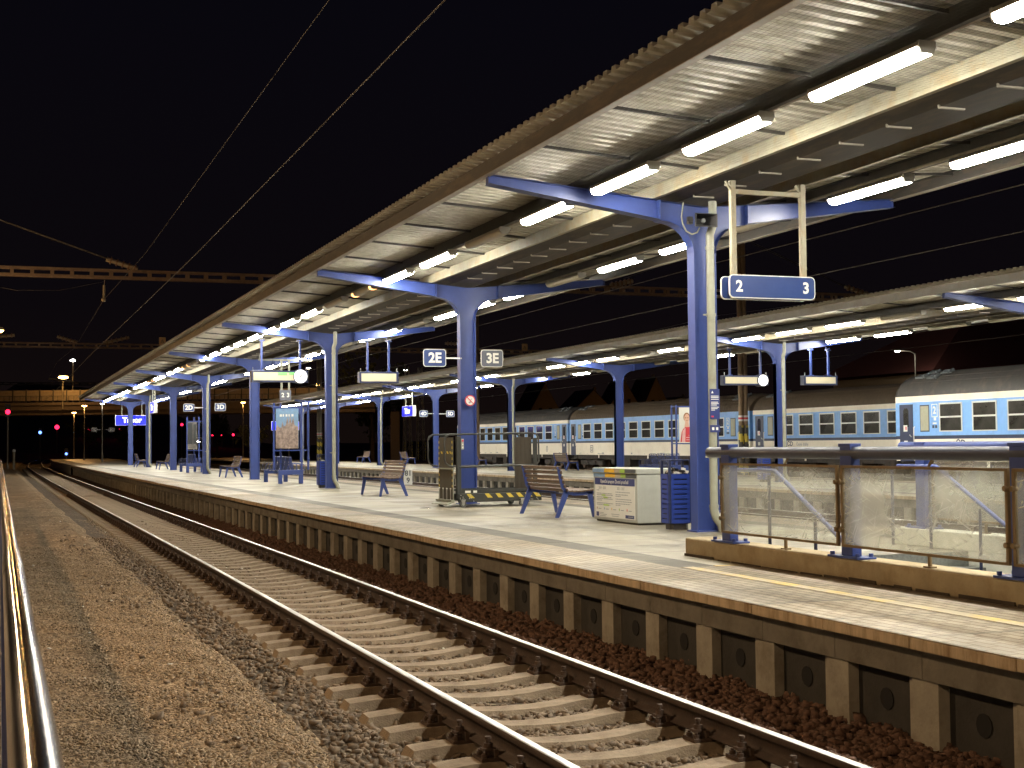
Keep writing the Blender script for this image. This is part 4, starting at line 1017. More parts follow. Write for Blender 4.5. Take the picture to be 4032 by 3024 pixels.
# ------------------------------------------------------------------ seat islands with advertising frames
def seat_island(x, y, z, label, poster, rz, pz0=1.30, pz1=2.66, pw=.90, top=2.75, board_x=0):
    t = thing('seat_island', (x, y, z), label, 'bench')
    for s in (-1, 1):
        b = MB(); yy = s*1.35
        b.box(-.42,yy-.05,.30,.42,yy+.05,.46); b.box(-.42,yy-.05,0,-.28,yy+.05,.30); b.box(.28,yy-.05,0,.42,yy+.05,.30); b.build('base_frame', M['blue'], t, bevel=.008)
    b = MB(); b.bar((0,-1.35,.42),(0,1.35,.42),.08,.06); b.build('beam', M['blue'], t)
    for s in (-1, 1):
        for k in range(4):
            b = MB(); yc = -1.02+.68*k; 
            for q in range(7):
                u = -.24+.08*q
                b.tube([(s*.50,yc+u,.44),(s*.30,yc+u,.42),(s*.14,yc+u,.44),(s*.075,yc+u,.62),(s*.04,yc+u,.88)], .008, 5, False)
            b.tube([(s*.50,yc-.25,.44),(s*.50,yc+.25,.44)], .012, 6); b.tube([(s*.04,yc-.25,.84),(s*.035,yc-.18,.90),(s*.035,yc+.18,.90),(s*.04,yc+.25,.84)], .012, 6)
            b.tube([(s*.30,yc-.25,.42),(s*.30,yc+.25,.42)], .010, 6)
            for e_ in (-.27,.27): b.tube([(s*.48,yc+e_,.44),(s*.47,yc+e_,.62),(s*.40,yc+e_,.68),(s*.14,yc+e_,.66),(s*.08,yc+e_,.58)], .012, 6)
            b.build('wire_seat', M['navy'] if s < 0 else M['blue'], t)
    fr = thing('ad_frame', (0,0,0), None, None, rz=0); put(fr, t) if False else bpy.data.objects.remove(fr)
    ca, sa = math.cos(rz), math.sin(rz)
    def R2(u, v=0): return (u*ca - v*sa + board_x, u*sa + v*ca - 1.2)
    b = MB()
    for u in (-pw/2-.10, pw/2+.10):
        for v in (-.22, .22):
            px, py = R2(u, v); b.cyl((px,py,.46),(px,py,top),.038,10)
    for u0, u1, v0, v1 in ((-1,1,-1,-1),(-1,1,1,1),(-1,-1,-1,1),(1,1,-1,1)):
        for zz in (pz1+.04, pz0-.06):
            a = R2(u0*(pw/2+.10), v0*.22); c = R2(u1*(pw/2+.10), v1*.22); b.bar((*a,zz),(*c,zz),.05,.05)
    b.build('post_frame', M['blue'], t)
    o = poster(pw, pz1-pz0, t); o.location = (*R2(0,-.27), (pz0+pz1)/2); o.rotation_euler = (0,0,rz)
    return t
def poster_portrait(w, h, t):
    b = MB(); b.box(-w/2,-.0,-h/2,w/2,.02,h/2); p = b.build('poster_board', M['paper'], t)
    b = MB(); b.prism([(x*w, z*h) for x, z in ((-.46,-.5),(-.40,-.22),(-.33,-.12),(-.22,-.06),(-.08,-.05),(.06,-.09),(.12,-.2),(.13,-.5))], (0,-.004,0), (1,0,0), (0,0,1), (0,.003,0)); b.build('red_coat', M['red'], p)
    b = MB(); b.prism([(x*w, z*h) for x, z in ((-.40,-.5),(-.36,-.2),(-.28,-.10),(-.22,-.10),(-.24,-.5))], (0,-.006,0), (1,0,0), (0,0,1), (0,.001,0)); b.build('pale_sleeve', M['pink'], p)
    el = lambda cx, cz, rx, rz: [(cx*w+rx*w*math.cos(a), cz*h+rz*h*math.sin(a)) for a in [2*PI*i/20 for i in range(20)]]
    b = MB(); b.prism(el(-.165,.215,.145,.135), (0,-.005,0), (1,0,0), (0,0,1), (0,.004,0)); b.build('hair', M['hair'], p)
    b = MB(); b.prism(el(-.16,.185,.118,.125), (0,-.008,0), (1,0,0), (0,0,1), (0,.002,0)); b.prism([(x*w, z*h) for x, z in ((-.23,.10),(-.09,.10),(-.06,-.07),(-.27,-.07))], (0,-.0075,0), (1,0,0), (0,0,1), (0,.002,0)); b.build('face', M['skin'], p)
    b = MB()
    for sx in (-.215,-.115): b.prism(el(sx,.20,.032,.014), (0,-.0095,0), (1,0,0), (0,0,1), (0,.001,0))
    b.bar((-.20*w,-.009,.128*h),(-.12*w,-.009,.128*h),.001,.012*h); b.build('features', M['hair'], p)
    lettering('RAL', .21, (.28*w,-.004,.32*h), '-Y', M['ink'], p, .012, .8); lettering('V EVR', .13, (.30*w,-.004,.21*h), '-Y', M['red'], p, .012, .8)
    b = MB(); b.box(-.12*w,-.009,-.31*h,.33*w,-.0085,-.30*h); b.box(-.2*w,-.009,-.385*h,.2*w,-.0085,-.355*h); b.box(-.2*w,-.009,-.45*h,.2*w,-.0085,-.425*h); b.build('slogan', M['pink'], p)
    return p
M['cityprint'] = mat('city_print', (.30,.24,.22), .4, var=.6, vs=7)
M['greyprint'] = mat('grey_print', (.22,.21,.20), .4, var=.6, vs=6)
def poster_city(w, h, t):
    b = MB(); b.box(-w/2,0,-h/2,w/2,.02,h/2); p = b.build('poster_board', M['skyblue'], t)
    sk = [(-.5,-.5),(-.5,.02),(-.42,.10),(-.36,.04),(-.26,.02),(-.20,.18),(-.14,.05),(-.05,.09),(.02,.30),(.08,.10),(.14,.33),(.2,.12),(.28,.28),(.34,.08),(.5,.04),(.5,-.5)]
    b = MB(); b.prism([(x*w, z*h) for x, z in sk], (0,-.004,0), (1,0,0), (0,0,1), (0,.003,0)); b.build('skyline', M['cityprint'], p)
    b = MB()
    for i, wd in enumerate((.10,.06,.08,.05,.09)): b.box((-.32+.13*i)*w,-.003,.30*h,(-.32+.13*i+wd)*w,-.002,.36*h)
    b.build('title_print', M['paper'], p); return p
def poster_grey(w, h, t):
    b = MB(); b.box(-w/2,0,-h/2,w/2,.02,h/2); p = b.build('poster_board', M['greyprint'], t)
    b = MB(); b.box(-w*.47,-.004,-h*.3,w*.05,-.001,h*.47); b.box(w*.12,-.004,-h*.3,w*.44,-.001,h*.42); b.build('picture', M['ink'], p); return p
seat_island(9.18, 48.0, DZ, 'blue wire seat island with a city picture in its advertising frame', poster_city, -.72, 1.18, 2.52, .86, 2.72, board_x=.05)
seat_island(9.1, 71.9, DZ, 'distant blue wire seat island with a black and white poster', poster_grey, -1.0, 1.15, 2.5, .70, 2.75, board_x=.1)
seat_island(24.75, 50.0, DZ3, 'far platform wire seat island with a poster of a woman in a red coat', poster_portrait, -.05, 1.36, 2.70, .95, 2.80, board_x=.45)

# ------------------------------------------------------------------ hanging train displays
def display(x0, x1, y, z0, z1, hz, hx, label, clock=None, notes=False, group='hanging train displays'):
    t = thing('train_display', ((x0+x1)/2, y, z0), label, 'display', group); cx = (x0+x1)/2; w = x1-x0; h = z1-z0
    b = MB(); b.box(-w/2,0,0,w/2,.26,h); cab = b.build('cabinet', M['navy'], t, bevel=.006)
    pw = (clock-x0-.12) if clock else w-.12
    b = MB(); b.box(-w/2+.06,-.006,.055,-w/2+.06+pw-.02,-.001,h-.055); b.build('display_panel', M['panel'], t)
    for hx_ in hx: 
        b = MB(); q = hx_-cx; b.box(q-.03,.08,h,q+.03,.14,hz-z0); b.box(q-.08,.04,h,q+.08,.18,h+.02); b.box(q-.09,.05,hz-z0-.05,q+.09,.17,hz-z0-.02)
        for e_ in (-.07,.07): b.cyl((q+e_,.11,hz-z0-.02),(q+e_,.11,hz-z0+.06),.012,6)
        b.build('hanger', M['blue'], t)
    for s in (-1, 1):
        b = MB(); b.tube([(s*(w/2-.05),.05,h),(s*(w/2-.05),.05,h+.10)], .010, 6); b.build('lifting_eye', M['chrome'], t)
    if clock:
        r = h*.62; c = clock-cx
        k = thing('platform_clock', (0,0,0), None, None) if False else None
        b = MB(); b.cyl((c,-.05,h*.5),(c,.30,h*.5),r,28); ck = b.build('clock', M['navy'], t)
        b = MB(); b.cyl((c,-.062,h*.5),(c,-.051,h*.5),r*.93,28); b.build('clock_face', M['clock'], ck)
        b = MB(); b.bar((c-.02,-.068,h*.5-.02),(c+.06,-.068,h*.5+.05),.006,.022); b.bar((c+.03,-.068,h*.5+.03),(c-.11,-.068,h*.5-.07),.006,.018); b.build('clock_hand', M['ink'], ck)
    if notes:
        b = MB(); b.box(-.06,-.010,h-.15,.22,-.0065,h-.06); b.box(.27,-.010,h-.13,.52,-.0065,h-.05); b.build('green_note', M['noteg'], t)
    return t
display(7.08, 8.80, 41.95, 3.765, 4.115, 5.06, (7.40, 8.57), 'hanging display with green notes and a lit clock, near platform', clock=8.56, notes=True)
display(10.40, 11.65, 41.95, 3.755, 4.105, 5.1, (10.68, 11.36), 'blank beige hanging display right of the third post, near platform')
display(22.87, 24.58, 41.6, 3.75, 4.08, 4.98, (23.16, 24.34), 'hanging display with a lit clock on the far platform', clock=24.35)
display(26.0, 27.33, 41.6, 3.77, 4.10, 5.03, (26.33, 27.03), 'blank hanging display under the right arm of the far canopy')

# ------------------------------------------------------------------ lit station name signs
def name_sign(x, y, z, w, h, face, label, txt='Tábor', group=None, ts=.55, hang=.6, lower=None):
    t = thing('station_name_sign', (x, y, z), label, 'sign', group, 0 if face == '-Y' else -PI/2)
    b = MB(); b.box(-w/2,-.10,-h/2,w/2,.10,h/2); b.build('box', M['white'], t, bevel=.01)
    b = MB(); b.prism(rrect(w-.05,h-.05,.05), (0,-.104,0), (1,0,0), (0,0,1), (0,.003,0)); b.build('lit_face', M['bluelit'], t)
    if txt: lettering(txt, h*ts*1.35, (0,-.110,.0), '-Y', M['whitelit'], t, .03)
    for s in (-1, 1):
        b = MB(); b.box(s*w*.3-.025,-.025,h/2,s*w*.3+.025,.025,h/2+hang); b.build('hanger', M['pipe'], t)
name_sign(9.10, 105.7, 3.84, 2.36, .74, '-Y', 'large lit blue Tábor name sign behind the last post', hang=.95)
name_sign(8.05, 79.8, 4.05, 1.9, .62, '-X', 'small lit name sign seen almost edge on above the 2D sign', hang=.85)
name_sign(22.55, 79.0, 3.82, 2.3, .62, '-X', 'lit blue Tábor name sign seen edge on, far platform', hang=.75)
name_sign(23.15, 120.0, 3.6, 2.4, .78, '-Y', 'lit blue Tábor name sign half hidden behind the city poster', hang=.9)

# small hanging numbers sign under the third frame
t = thing('track_number_sign', (9.95, 51.5, 3.72), 'small grey hanging track number sign below the display with the clock', 'sign')
b = MB(); b.box(-.21,0,-.19,.21,.06,.19); b.build('panel', M['signgrey'], t)
for i, c in enumerate('23'): lettering(c, .22, (-.10+.20*i,-.006,0), '-Y', M['white'], t, .03)
b = MB()
for q in (-.14,.14): b.box(q-.035,.01,.19,q+.035,.05,1.28)
b.box(-1.0,.01,1.28,1.0,.05,1.34); b.box(-.98,.01,1.34,-.94,.05,1.5); b.box(.94,.01,1.34,.98,.05,1.5); b.build('hanger_frame', M['pipe'], t)

# ------------------------------------------------------------------ stairs down to the subway, parapet and glass balustrades
t = thing('stair_parapet', (7.15, HY0, DZ), 'long ochre concrete parapet under the glass balustrade', 'parapet')
b = MB(); b.box(0,0,0,.30,11.95,.20); o = b.build('kerb', M['parapet'], t, bevel=.018)
b = MB(); rr = random.Random(4); y = 2.0
while y < 11.9:
    l = rr.uniform(.15,.7); b.box(-rr.uniform(.004,.02), y, .001, .01, y+l, rr.uniform(.008,.035)); y += l+rr.uniform(.0,.15)
o = b.build('crumbled_joint', M['soil'], t)
b = MB(); b.box(.28,0,-2.8,.30,HY1-HY0,-.002); b.build('stairwell_wall', M['whitewall'], t)
t = thing('stair_parapet', (HX1, HY0, DZ), 'pale parapet along the far side of the stairs', 'parapet')
b = MB(); b.box(0,0,.0,.30,12.5,.20); b.build('kerb', M['whitewall'], t, bevel=.01)
b = MB(); b.box(-.004,0,-2.8,.02,HY1-HY0,-.002); b.build('stairwell_wall', M['whitewall'], t)
t = thing('staircase', (HX0, HY1, DZ), 'dark terrazzo staircase going down into the platform behind the glass', 'stairs')
b = MB()
for i in range(17):
    b.box(.035, -.30*(i+1), -.16*(i+1)-.4, HX1-HX0-.01, -.30*i-.002, -.16*(i+1))
b.build('steps', M['granite'], t)
b = MB(); b.box(.0,0,-3,HX1-HX0,.02,-.004); b.build('end_wall', M['granite'], t)
b = MB(); b.box(.02,-6.5,-2.85,HX1-HX0-.01,-5.1,-2.72); b.build('landing', M['granite'], t)

M['glass'] = None
def scratched_glass():
    m = bpy.data.materials.new('scratched_glass'); m.use_nodes = True; nt = m.node_tree; N = nt.nodes; L = nt.links
    N.remove(N['Principled BSDF']); out = N['Material Output']
    tr = N.new('ShaderNodeBsdfTransparent'); tr.inputs['Color'].default_value = (.93,.95,.93,1)
    gl = N.new('ShaderNodeBsdfGlossy'); gl.inputs['Roughness'].default_value = .08; gl.inputs['Color'].default_value = (1,1,1,1)
    df = N.new('ShaderNodeBsdfTranslucent'); df.inputs['Color'].default_value = (.85,.84,.78,1)
    d2 = N.new('ShaderNodeBsdfDiffuse'); d2.inputs['Color'].default_value = (.80,.79,.74,1)
    ad = N.new('ShaderNodeMixShader'); ad.inputs[0].default_value = .5; L.new(df.outputs[0], ad.inputs[1]); L.new(d2.outputs[0], ad.inputs[2])
    tc = N.new('ShaderNodeTexCoord')
    # streaks scrubbed into the pane in several directions, over a cloudy haze
    sm = None
    for ang, sc_, th in ((.30, (1,2.2,34), .07), (-.42, (1,2.6,40), .06), (1.1, (1,3,30), .05)):
        mp = N.new('ShaderNodeMapping'); mp.inputs['Rotation'].default_value = (ang,0,0); L.new(tc.outputs['Object'], mp.inputs['Vector'])
        m2_ = N.new('ShaderNodeMapping'); m2_.inputs['Scale'].default_value = sc_; L.new(mp.outputs[0], m2_.inputs['Vector'])
        n1 = N.new('ShaderNodeTexNoise'); n1.inputs['Scale'].default_value = 1.6; n1.inputs['Detail'].default_value = 3; n1.inputs['Distortion'].default_value = .6; L.new(m2_.outputs[0], n1.inputs['Vector'])
        rg = N.new('ShaderNodeMapRange'); rg.inputs['From Min'].default_value = .60; rg.inputs['From Max'].default_value = .78; rg.inputs['To Max'].default_value = .30; L.new(n1.outputs['Fac'], rg.inputs['Value'])
        if sm is None: sm = rg
        else:
            q = N.new('ShaderNodeMath'); q.operation = 'ADD'; L.new(sm.outputs[0], q.inputs[0]); L.new(rg.outputs[0], q.inputs[1]); sm = q
    n2 = N.new('ShaderNodeTexNoise'); n2.inputs['Scale'].default_value = 1.3; n2.inputs['Detail'].default_value = 3; L.new(tc.outputs['Object'], n2.inputs['Vector'])
    hz = N.new('ShaderNodeMapRange'); hz.inputs['From Min'].default_value = .35; hz.inputs['From Max'].default_value = .68; hz.inputs['To Min'].default_value = .13; hz.inputs['To Max'].default_value = .36; L.new(n2.outputs['Fac'], hz.inputs['Value'])
    mm = N.new('ShaderNodeMath'); mm.operation = 'MULTIPLY'; L.new(sm.outputs[0], mm.inputs[0]); L.new(n2.outputs['Fac'], mm.inputs[1])
    sm = N.new('ShaderNodeMath'); sm.operation = 'ADD'; sm.use_clamp = True; L.new(mm.outputs[0], sm.inputs[0]); L.new(hz.outputs[0], sm.inputs[1])
    mx = N.new('ShaderNodeMixShader'); L.new(sm.outputs[0], mx.inputs[0]); L.new(tr.outputs[0], mx.inputs[1]); L.new(ad.outputs[0], mx.inputs[2])
    lw = N.new('ShaderNodeLayerWeight'); lw.inputs['Blend'].default_value = .5
    fr = N.new('ShaderNodeMath'); fr.operation = 'POWER'; fr.inputs[1].default_value = 4; L.new(lw.outputs['Facing'], fr.inputs[0])
    f2 = N.new('ShaderNodeMath'); f2.operation = 'MULTIPLY_ADD'; f2.inputs[1].default_value = .35; f2.inputs[2].default_value = .02; L.new(fr.outputs[0], f2.inputs[0]); fr = f2
    m2 = N.new('ShaderNodeMixShader'); L.new(fr.outputs[0], m2.inputs[0]); L.new(mx.outputs[0], m2.inputs[1]); L.new(gl.outputs[0], m2.inputs[2])
    L.new(m2.outputs[0], out.inputs['Surface']); return m
M['glass'] = scratched_glass()
def balustrade(x, ys, zb, y_end, label, ztop, gz0, gz1, mrail, sgn):
    t = thing('balustrade', (x, ys[0], zb), label, 'railing'); y0 = ys[0]
    b = MB(); b.tube([(0, y0+.42-y0, ztop-zb), (0, y_end-y0, ztop-zb)], .057, 16); b.build('handrail', M[mrail], t)
    hk = MB()
    for i, y in enumerate(ys):
        b = MB(); q = y-y0
        b.box(-.05,q-.085,.02,.05,q+.085,1.0); b.box(-.06,q-.095,1.0,.06,q+.095,1.03); b.cyl((0,q,1.03),(0,q,ztop-zb-.04),.028,8); b.box(-.10,q-.24,0,.10,q+.24,.02)
        for e_ in (-.2,.2): b.cyl((-.07,q+e_,.02),(-.07,q+e_,.05),.022,6); b.cyl((.07,q+e_,.02),(.07,q+e_,.05),.022,6)
        b.build('post', M['blue'], t, bevel=.004)
    for i in range(len(ys)-1):
        a, c = ys[i]-y0-.02, ys[i+1]-y0+.03
        g = MB(); g.box(-.105*sgn-.004, c, gz0-zb, -.105*sgn+.004, a, gz1-zb); g.build('glass_pane', M['glass'], t)
        f = MB(); xx = -.105*sgn
        f.box(xx-.012,c,gz1-zb,xx+.012,a,gz1-zb+.022); f.box(xx-.012,c,gz0-zb-.022,xx+.012,a,gz0-zb)
        f.box(xx-.014,a-.03,gz0-zb,xx+.014,a,gz1-zb); f.box(xx-.014,c,gz0-zb,xx+.014,c+.03,gz1-zb)
        for zz in (gz0-zb+.13, gz1-zb-.13):
            for yy in (a-.015, c+.015): f.cyl((xx-.035,yy,zz),(xx+.02,yy,zz),.022,8)
        m_ = (a+c)/2; f.cyl((0,m_,0),(0,m_,gz0-zb-.02),.018,8); f.box(-.03,m_-.05,0,.03,m_+.05,.012)
        f.bar((0,m_,gz1-zb+.01),(0,m_-.06,ztop-zb-.05),.02,.012)
        f.build('glazing_frame', M['rustframe'], t)
balustrade(7.22, [13.05, 10.82, 8.55, 6.2], DZ+.20, 2.5, 'near glass stair balustrade with thick dark handrail on a concrete parapet', 1.715, .90, 1.585, 'handrail', 1)
balustrade(10.40, [14.05, 11.8, 9.55, 7.3], DZ+.20, 3.0, 'far glass stair balustrade with blue handrail', 1.75, .90, 1.585, 'blue', -1)
def stair_rail(x, y0, y1, label):
    t = thing('stair_handrail', (x, y0, DZ), label, 'handrail'); s = math.tan(.487)
    b = MB(); b.tube([(0,0,.95),(0,y1-y0,.95),(0,y1-y0-4.5,.95-4.5*s)], .024, 10); b.build('rail', M['blue'], t)
    b = MB()
    for d in (.12, .85): b.cyl((0,y1-y0+d,0),(0,y1-y0+d,.90),.018,8)
    for d in (.75, 1.9, 3.0): b.cyl((0,y1-y0-d,-.6-d*s),(0,y1-y0-d,.89-d*s),.018,8)
    b.build('baluster', M['navy'], t)
stair_rail(7.55, 13.6, 12.68, 'inner stair handrail behind the left glass pane')
stair_rail(10.12, 14.15, 13.43, 'inner stair handrail behind the right glass pane')

# ------------------------------------------------------------------ kilometre plate between the tracks
t = thing('kilometre_plate', (16.3, 57.3, -.2), 'white kilometre plate reading 81 over 9 behind a bench', 'sign')
b = MB(); b.box(-.185,0,.35,.185,.02,1.01); b.build('plate', M['paper'], t); b = MB(); b.box(-.03,.02,0,.03,.05,.95); b.build('stake', M['darksteel'], t)
lettering('81', .31, (0,-.006,.83), '-Y', M['ink'], t, .02); lettering('9', .31, (0,-.006,.53), '-Y', M['ink'], t, .02)

# ------------------------------------------------------------------ handrail at the left edge
t = thing('pavement_railing', (.0, 0, .22), 'shiny worn tube handrail over navy bars at the left edge', 'railing')
b = MB(); b.tube([(.062,1.6,1.060),(.060,6.3,1.065)], .045, 24, m=0); b.tube([(.060,6.3,1.065),(.060,6.9,1.065)], .0465, 24, m=0); b.tube([(.060,6.9,1.065),(.052,24,1.07),(.044,70,1.085)], .040, 18, m=0); b.build('handrail', M['chromerail'], t)
b = MB(); b.box(.018,1.5,.97,.040,70,1.0); b.box(.018,1.5,.10,.040,70,.13); b.build('cross_bar', M['navy'], t)
b = MB(); b.box(.020,-.011,.13,.038,.011,.97); vb_ = b.mesh('bar', M['navy'])
for i in range(100): inst('bar', vb_, t, (0, 1.6+.115*i, 0))
b = MB()
for i in range(100, 590): b.box(.020,1.589+.115*i,.13,.038,1.611+.115*i,.97)
o = b.build('bar', M['navy'], t); o['kind'] = 'stuff'
b = MB(); b.box(.035,-.03,0,.075,.03,1.03); up_ = b.mesh('upright', M['navy'])
for i in range(14): inst('upright', up_, t, (0, 2.4+i*2.4, 0))
# ------------------------------------------------------------------ coaches
def coach(x, ytop, L, z0, label, roofm, stripe_top, left_first, nwin, ribs=False, numeral='2', logo='box', win_w=1.2, corr=False, lastpitch=1.705, winx=None, lit=()):
    """near side faces -X; local y runs from the left end (0) towards the camera (+ downwards in y)"""
    t = thing('railway_coach', (x, ytop, z0), label, 'railway coach', 'blue and cream railway coaches')
    W = 2.83; Yl = lambda u: -u
    zf = 1.12-z0; zn0, zn1 = 1.87-z0, 1.985-z0; zc0 = 3.15-z0; zc1 = 3.36-z0
    b = MB()
    bands = [(zf,zn0,1),(zn0,zn1,2),(zn1,zc0,0),(zc0,zc1,1 if stripe_top else 0)]
    for (a, c, m) in bands:
        b.box(0,-L,a,W,0,c,m=m)
    b.build('body', [M['cblue'], M['cwhite'], M['cnavy']], t)
    # roof: arched, rounded down at the ends
    prof = [(-.0,0),(.03,.12),(.10,.30),(.22,.48),(.42,.66),(.70,.80),(1.05,.875),(1.415,.90)]
    prof = prof + [(W-px, pz) for px, pz in reversed(prof[:-1])]
    us = [0,.12,.45,1.0]+[1.0+(L-2.0)*i/ (60 if not corr else 1) for i in range(1, (60 if not corr else 1))]+[L-1.0,L-.45,L-.12,L]
    def k(u):
        d = min(u, L-u); return .90 + .10*min(1, d/1.0)
    r = MB(); n = len(prof)
    for u in us:
        for px, pz in prof: r.v.append((px, -u, zc1 + pz*k(u)))
    for i in range(len(us)-1):
        for j in range(n-1): r.f.append((i*n+j, i*n+j+1, (i+1)*n+j+1, (i+1)*n+j)); r.m.append(0); r.s.append(True)
    for i in (0, len(us)-1): r.f.append(tuple(range(i*n, i*n+n))); r.m.append(0); r.s.append(False)
    ro = r.build('roof', roofm, t)
    rb = MB()
    if ribs:
        for (px, pz) in prof[1:7]:
            px2 = px; rb.tube([(px2-.004, -1.2, zc1+pz+.004), (px2-.004, -L+1.2, zc1+pz+.004)], .016, 5, False)
        u = 1.0
        while u < L-.9:
            rb.tube([(px_-.006, -u, zc1+pz_+.006) for px_, pz_ in prof[:8]], .012, 4, False); u += .30
    else:
        for (px, pz) in (prof[3], prof[4]): rb.tube([(px-.004, -.6, zc1+pz+.002), (px-.004, -L+.6, zc1+pz+.002)], .010, 5, False)
    rb.build('roof_rib', roofm, ro)
    for e in (0, 1):
        for (du, dx) in ((.9,.46),(1.6,.40),(1.15,.78),(1.95,.72)):
            u = du if e == 0 else L-du-.4
            pz = np.interp(dx, [q[0] for q in prof[:8]], [q[1] for q in prof[:8]])
            v = MB(); c = Vector((dx, -u, zc1+pz+.015)); sl = Vector((.22,0,.10)).normalized()
            v.obox(c, sl*.13, Vector((0,.20,0)), Vector((-sl.z,0,sl.x))*.035); v.cyl(c+Vector((-.10,-.28,-.03)), c+Vector((.08,-.28,.05)), .065, 10); v.build('roof_vent', M['vent'], ro, bevel=.01)
    # doors, toilet windows, numerals at both ends
    for e in (0, 1):
        S1 = (lambda u: -u) if e == 0 else (lambda u: -(L-u))
        def span(a, c): return (min(S1(a), S1(c)), max(S1(a), S1(c)))
        y0, y1 = span(.24, 1.0); d = MB(); d.box(-.012,y0,zf-.02,.0,y1,3.08-z0); dr = d.build('door', M['cnavy'], t)
        gy0, gy1 = span(.44, .78); g = MB(); g.prism([(gy0+.02+(gy1-gy0-.04)*q, zz) for q, zz in ((0,2.30-z0),(1,2.30-z0),(1,2.86-z0),(.75,2.95-z0),(.25,2.95-z0),(0,2.86-z0))], (-.016,0,0), (0,1,0), (0,0,1), (.003,0,0)); g.build('door_window', M['cglass'], dr)
        s = MB(); s.box(-.017,gy0+.10,2.14-z0,-.013,gy1-.02,2.36-z0); s.box(-.017,gy0+.10,1.66-z0,-.013,gy1-.04,1.82-z0); s.build('door_sticker', M['paper'], dr)
        s = MB(); s.bar((-.02,gy0+.17,2.19-z0),(-.02,gy0+.17,2.31-z0),.006,.06,(0,1,0)); s.build('arrow', M['red'], dr)
        h = MB(); h.bar((-.03,y0+.08 if e == 0 else y1-.08,1.95-z0),(-.03,y0+.18 if e == 0 else y1-.18,2.02-z0),.03,.03); h.build('door_handle', M['chrome'], dr)
        hy = S1(1.09); h = MB(); h.tube([(0,hy,1.68-z0),(-.05,hy,1.70-z0),(-.05,hy,2.28-z0),(0,hy,2.30-z0)], .018, 8); h.build('grab_rail', M['white'], t)
        y0, y1 = span(1.40, 1.90); d = MB(); d.box(-.010,y0,2.12-z0,0,y1,3.04-z0); tw = d.build('toilet_window', M['cnavy'], t); d = MB(); d.box(-.014,y0+.03,2.16-z0,-.011,y1-.03,3.0-z0); d.build('pane', M['cfrost'], tw)
        yc = S1(2.19); 
        bx = MB()
        for (ya, yb, za, zb) in ((-.16,.16,3.035,3.06),(-.16,.16,2.61,2.635),(-.16,-.135,2.61,3.06),(.135,.16,2.61,3.06)): bx.box(-.006,yc+ya,za-z0,-.001,yc+yb,zb-z0)
        bx.box(-.006,yc-.08,2.50-z0,-.001,yc+.04,2.60-z0); bx.box(-.006,yc-.10,2.38-z0,-.001,yc+.10,2.43-z0); bx.build('class_frame', M['white'], t)
        lettering(numeral, .34, (-.006, yc, 2.835-z0), '-X', M['white'], t, .03)
        bx = MB(); bx.box(-.006,yc-.13,2.24-z0,-.001,yc-.02,2.34-z0); bx.box(-.006,yc+.02,2.24-z0,-.001,yc+.13,2.34-z0); bx.build('pictogram', M['cnavy'], t)
    # windows
    fm = MB(); hw, hh = win_w/2, .485; zc = 2.60-z0
    for (a, c, d, e_) in ((-hw,hw,hh-.05,hh),(-hw,hw,-hh,-hh+.035),(-hw,-hw+.05,-hh+.035,hh-.05),(hw-.05,hw,-hh+.035,hh-.05),(-hw+.05,hw-.05,-.02,.035)): fm.box(-.022,a,d,0,c,e_)
    fme = fm.mesh('window', M['cframe']); gm = MB(); gm.quad((-.006,-hw+.05,-hh+.035),(-.006,hw-.05,-hh+.035),(-.006,hw-.05,hh-.05),(-.006,-hw+.05,hh-.05)); gme = gm.mesh('pane', M['cglass'])
    bl = MB(); bl.box(-.009,-hw+.06,-.02,-.0065,-.05,hh-.06); ble = bl.mesh('curtain', M['taupe'])
    for i in range(nwin):
        u = left_first + win_w/2 + lastpitch*i
        if u > L-2.2: break
        wn = inst('window', fme, t, (0, -u, zc)); inst('pane', gme, wn)
    # underframe, bogies, buffers
    uf = MB(); uf.box(.15,-L+.3,.86-z0,W-.15,-.3,1.12-z0)
    for u in (L*.35, L*.45, L*.55, L*.63): uf.box(.12,-u-.8,.45-z0,.9,-u,.98-z0)
    uf.cyl((.35,-L*.27,.72-z0),(.35,-L*.27-1.7,.72-z0),.24,12)
    uf.build('underframe', M['under'], t)
    for u in (3.0, L-3.0):
        bg = MB(); bg.box(.22,-u-1.7,.50-z0,.40,-u+1.7,.78-z0); bg.box(.40,-u-.5,.5-z0,W-.4,-u+.5,.8-z0)
        for s in (-.6,.6): bg.cyl((.16,-u+s,.62-z0),(.22,-u+s,.62-z0),.14,10)
        bo = bg.build('bogie', M['under'], t)
        for s in (-1.25,1.25):
            wl = MB(); wl.cyl((.62,-u+s,.46-z0),(.74,-u+s,.46-z0),.46,24); wl.cyl((W-.74,-u+s,.46-z0),(W-.62,-u+s,.46-z0),.46,24); wl.cyl((.6,-u+s,.46-z0),(W-.6,-u+s,.46-z0),.09,8)
            wl.cyl((.24,-u+s,.46-z0),(.40,-u+s,.46-z0),.17,12); wl.build('wheelset', M['rust'], bo)
    for u in (.62, L-.62):
        st = MB()
        for z_ in (.55,.85): st.box(-.02,-u-.38,z_-z0,.3,-u+.38,z_+.03-z0)
        for q in (-.36,.36): st.box(.10,-u+q-.02,.55-z0,.14,-u+q+.02,1.12-z0)
        st.build('step', M['under'], t)
    for u in (L*.2, L*.5, L*.8):
        st = MB(); st.box(-.004,-u-.06,.94-z0,.02,-u+.06,1.13-z0); st.build('lifting_bracket', M['cwhite'], t)
    ge = MB()
    for s in (.0, -L): 
        q = .28 if s == 0 else -.28
        ge.box(W/2-.75,min(s,s+q),1.2-z0,W/2+.75,max(s,s+q),3.45-z0)
        for xx in (.55, W-.55): ge.cyl((xx,s,1.05-z0),(xx,s+q*1.6,1.05-z0),.09,10); ge.cyl((xx,s+q*1.5,1.05-z0),(xx,s+q*1.7,1.05-z0),.22,14)
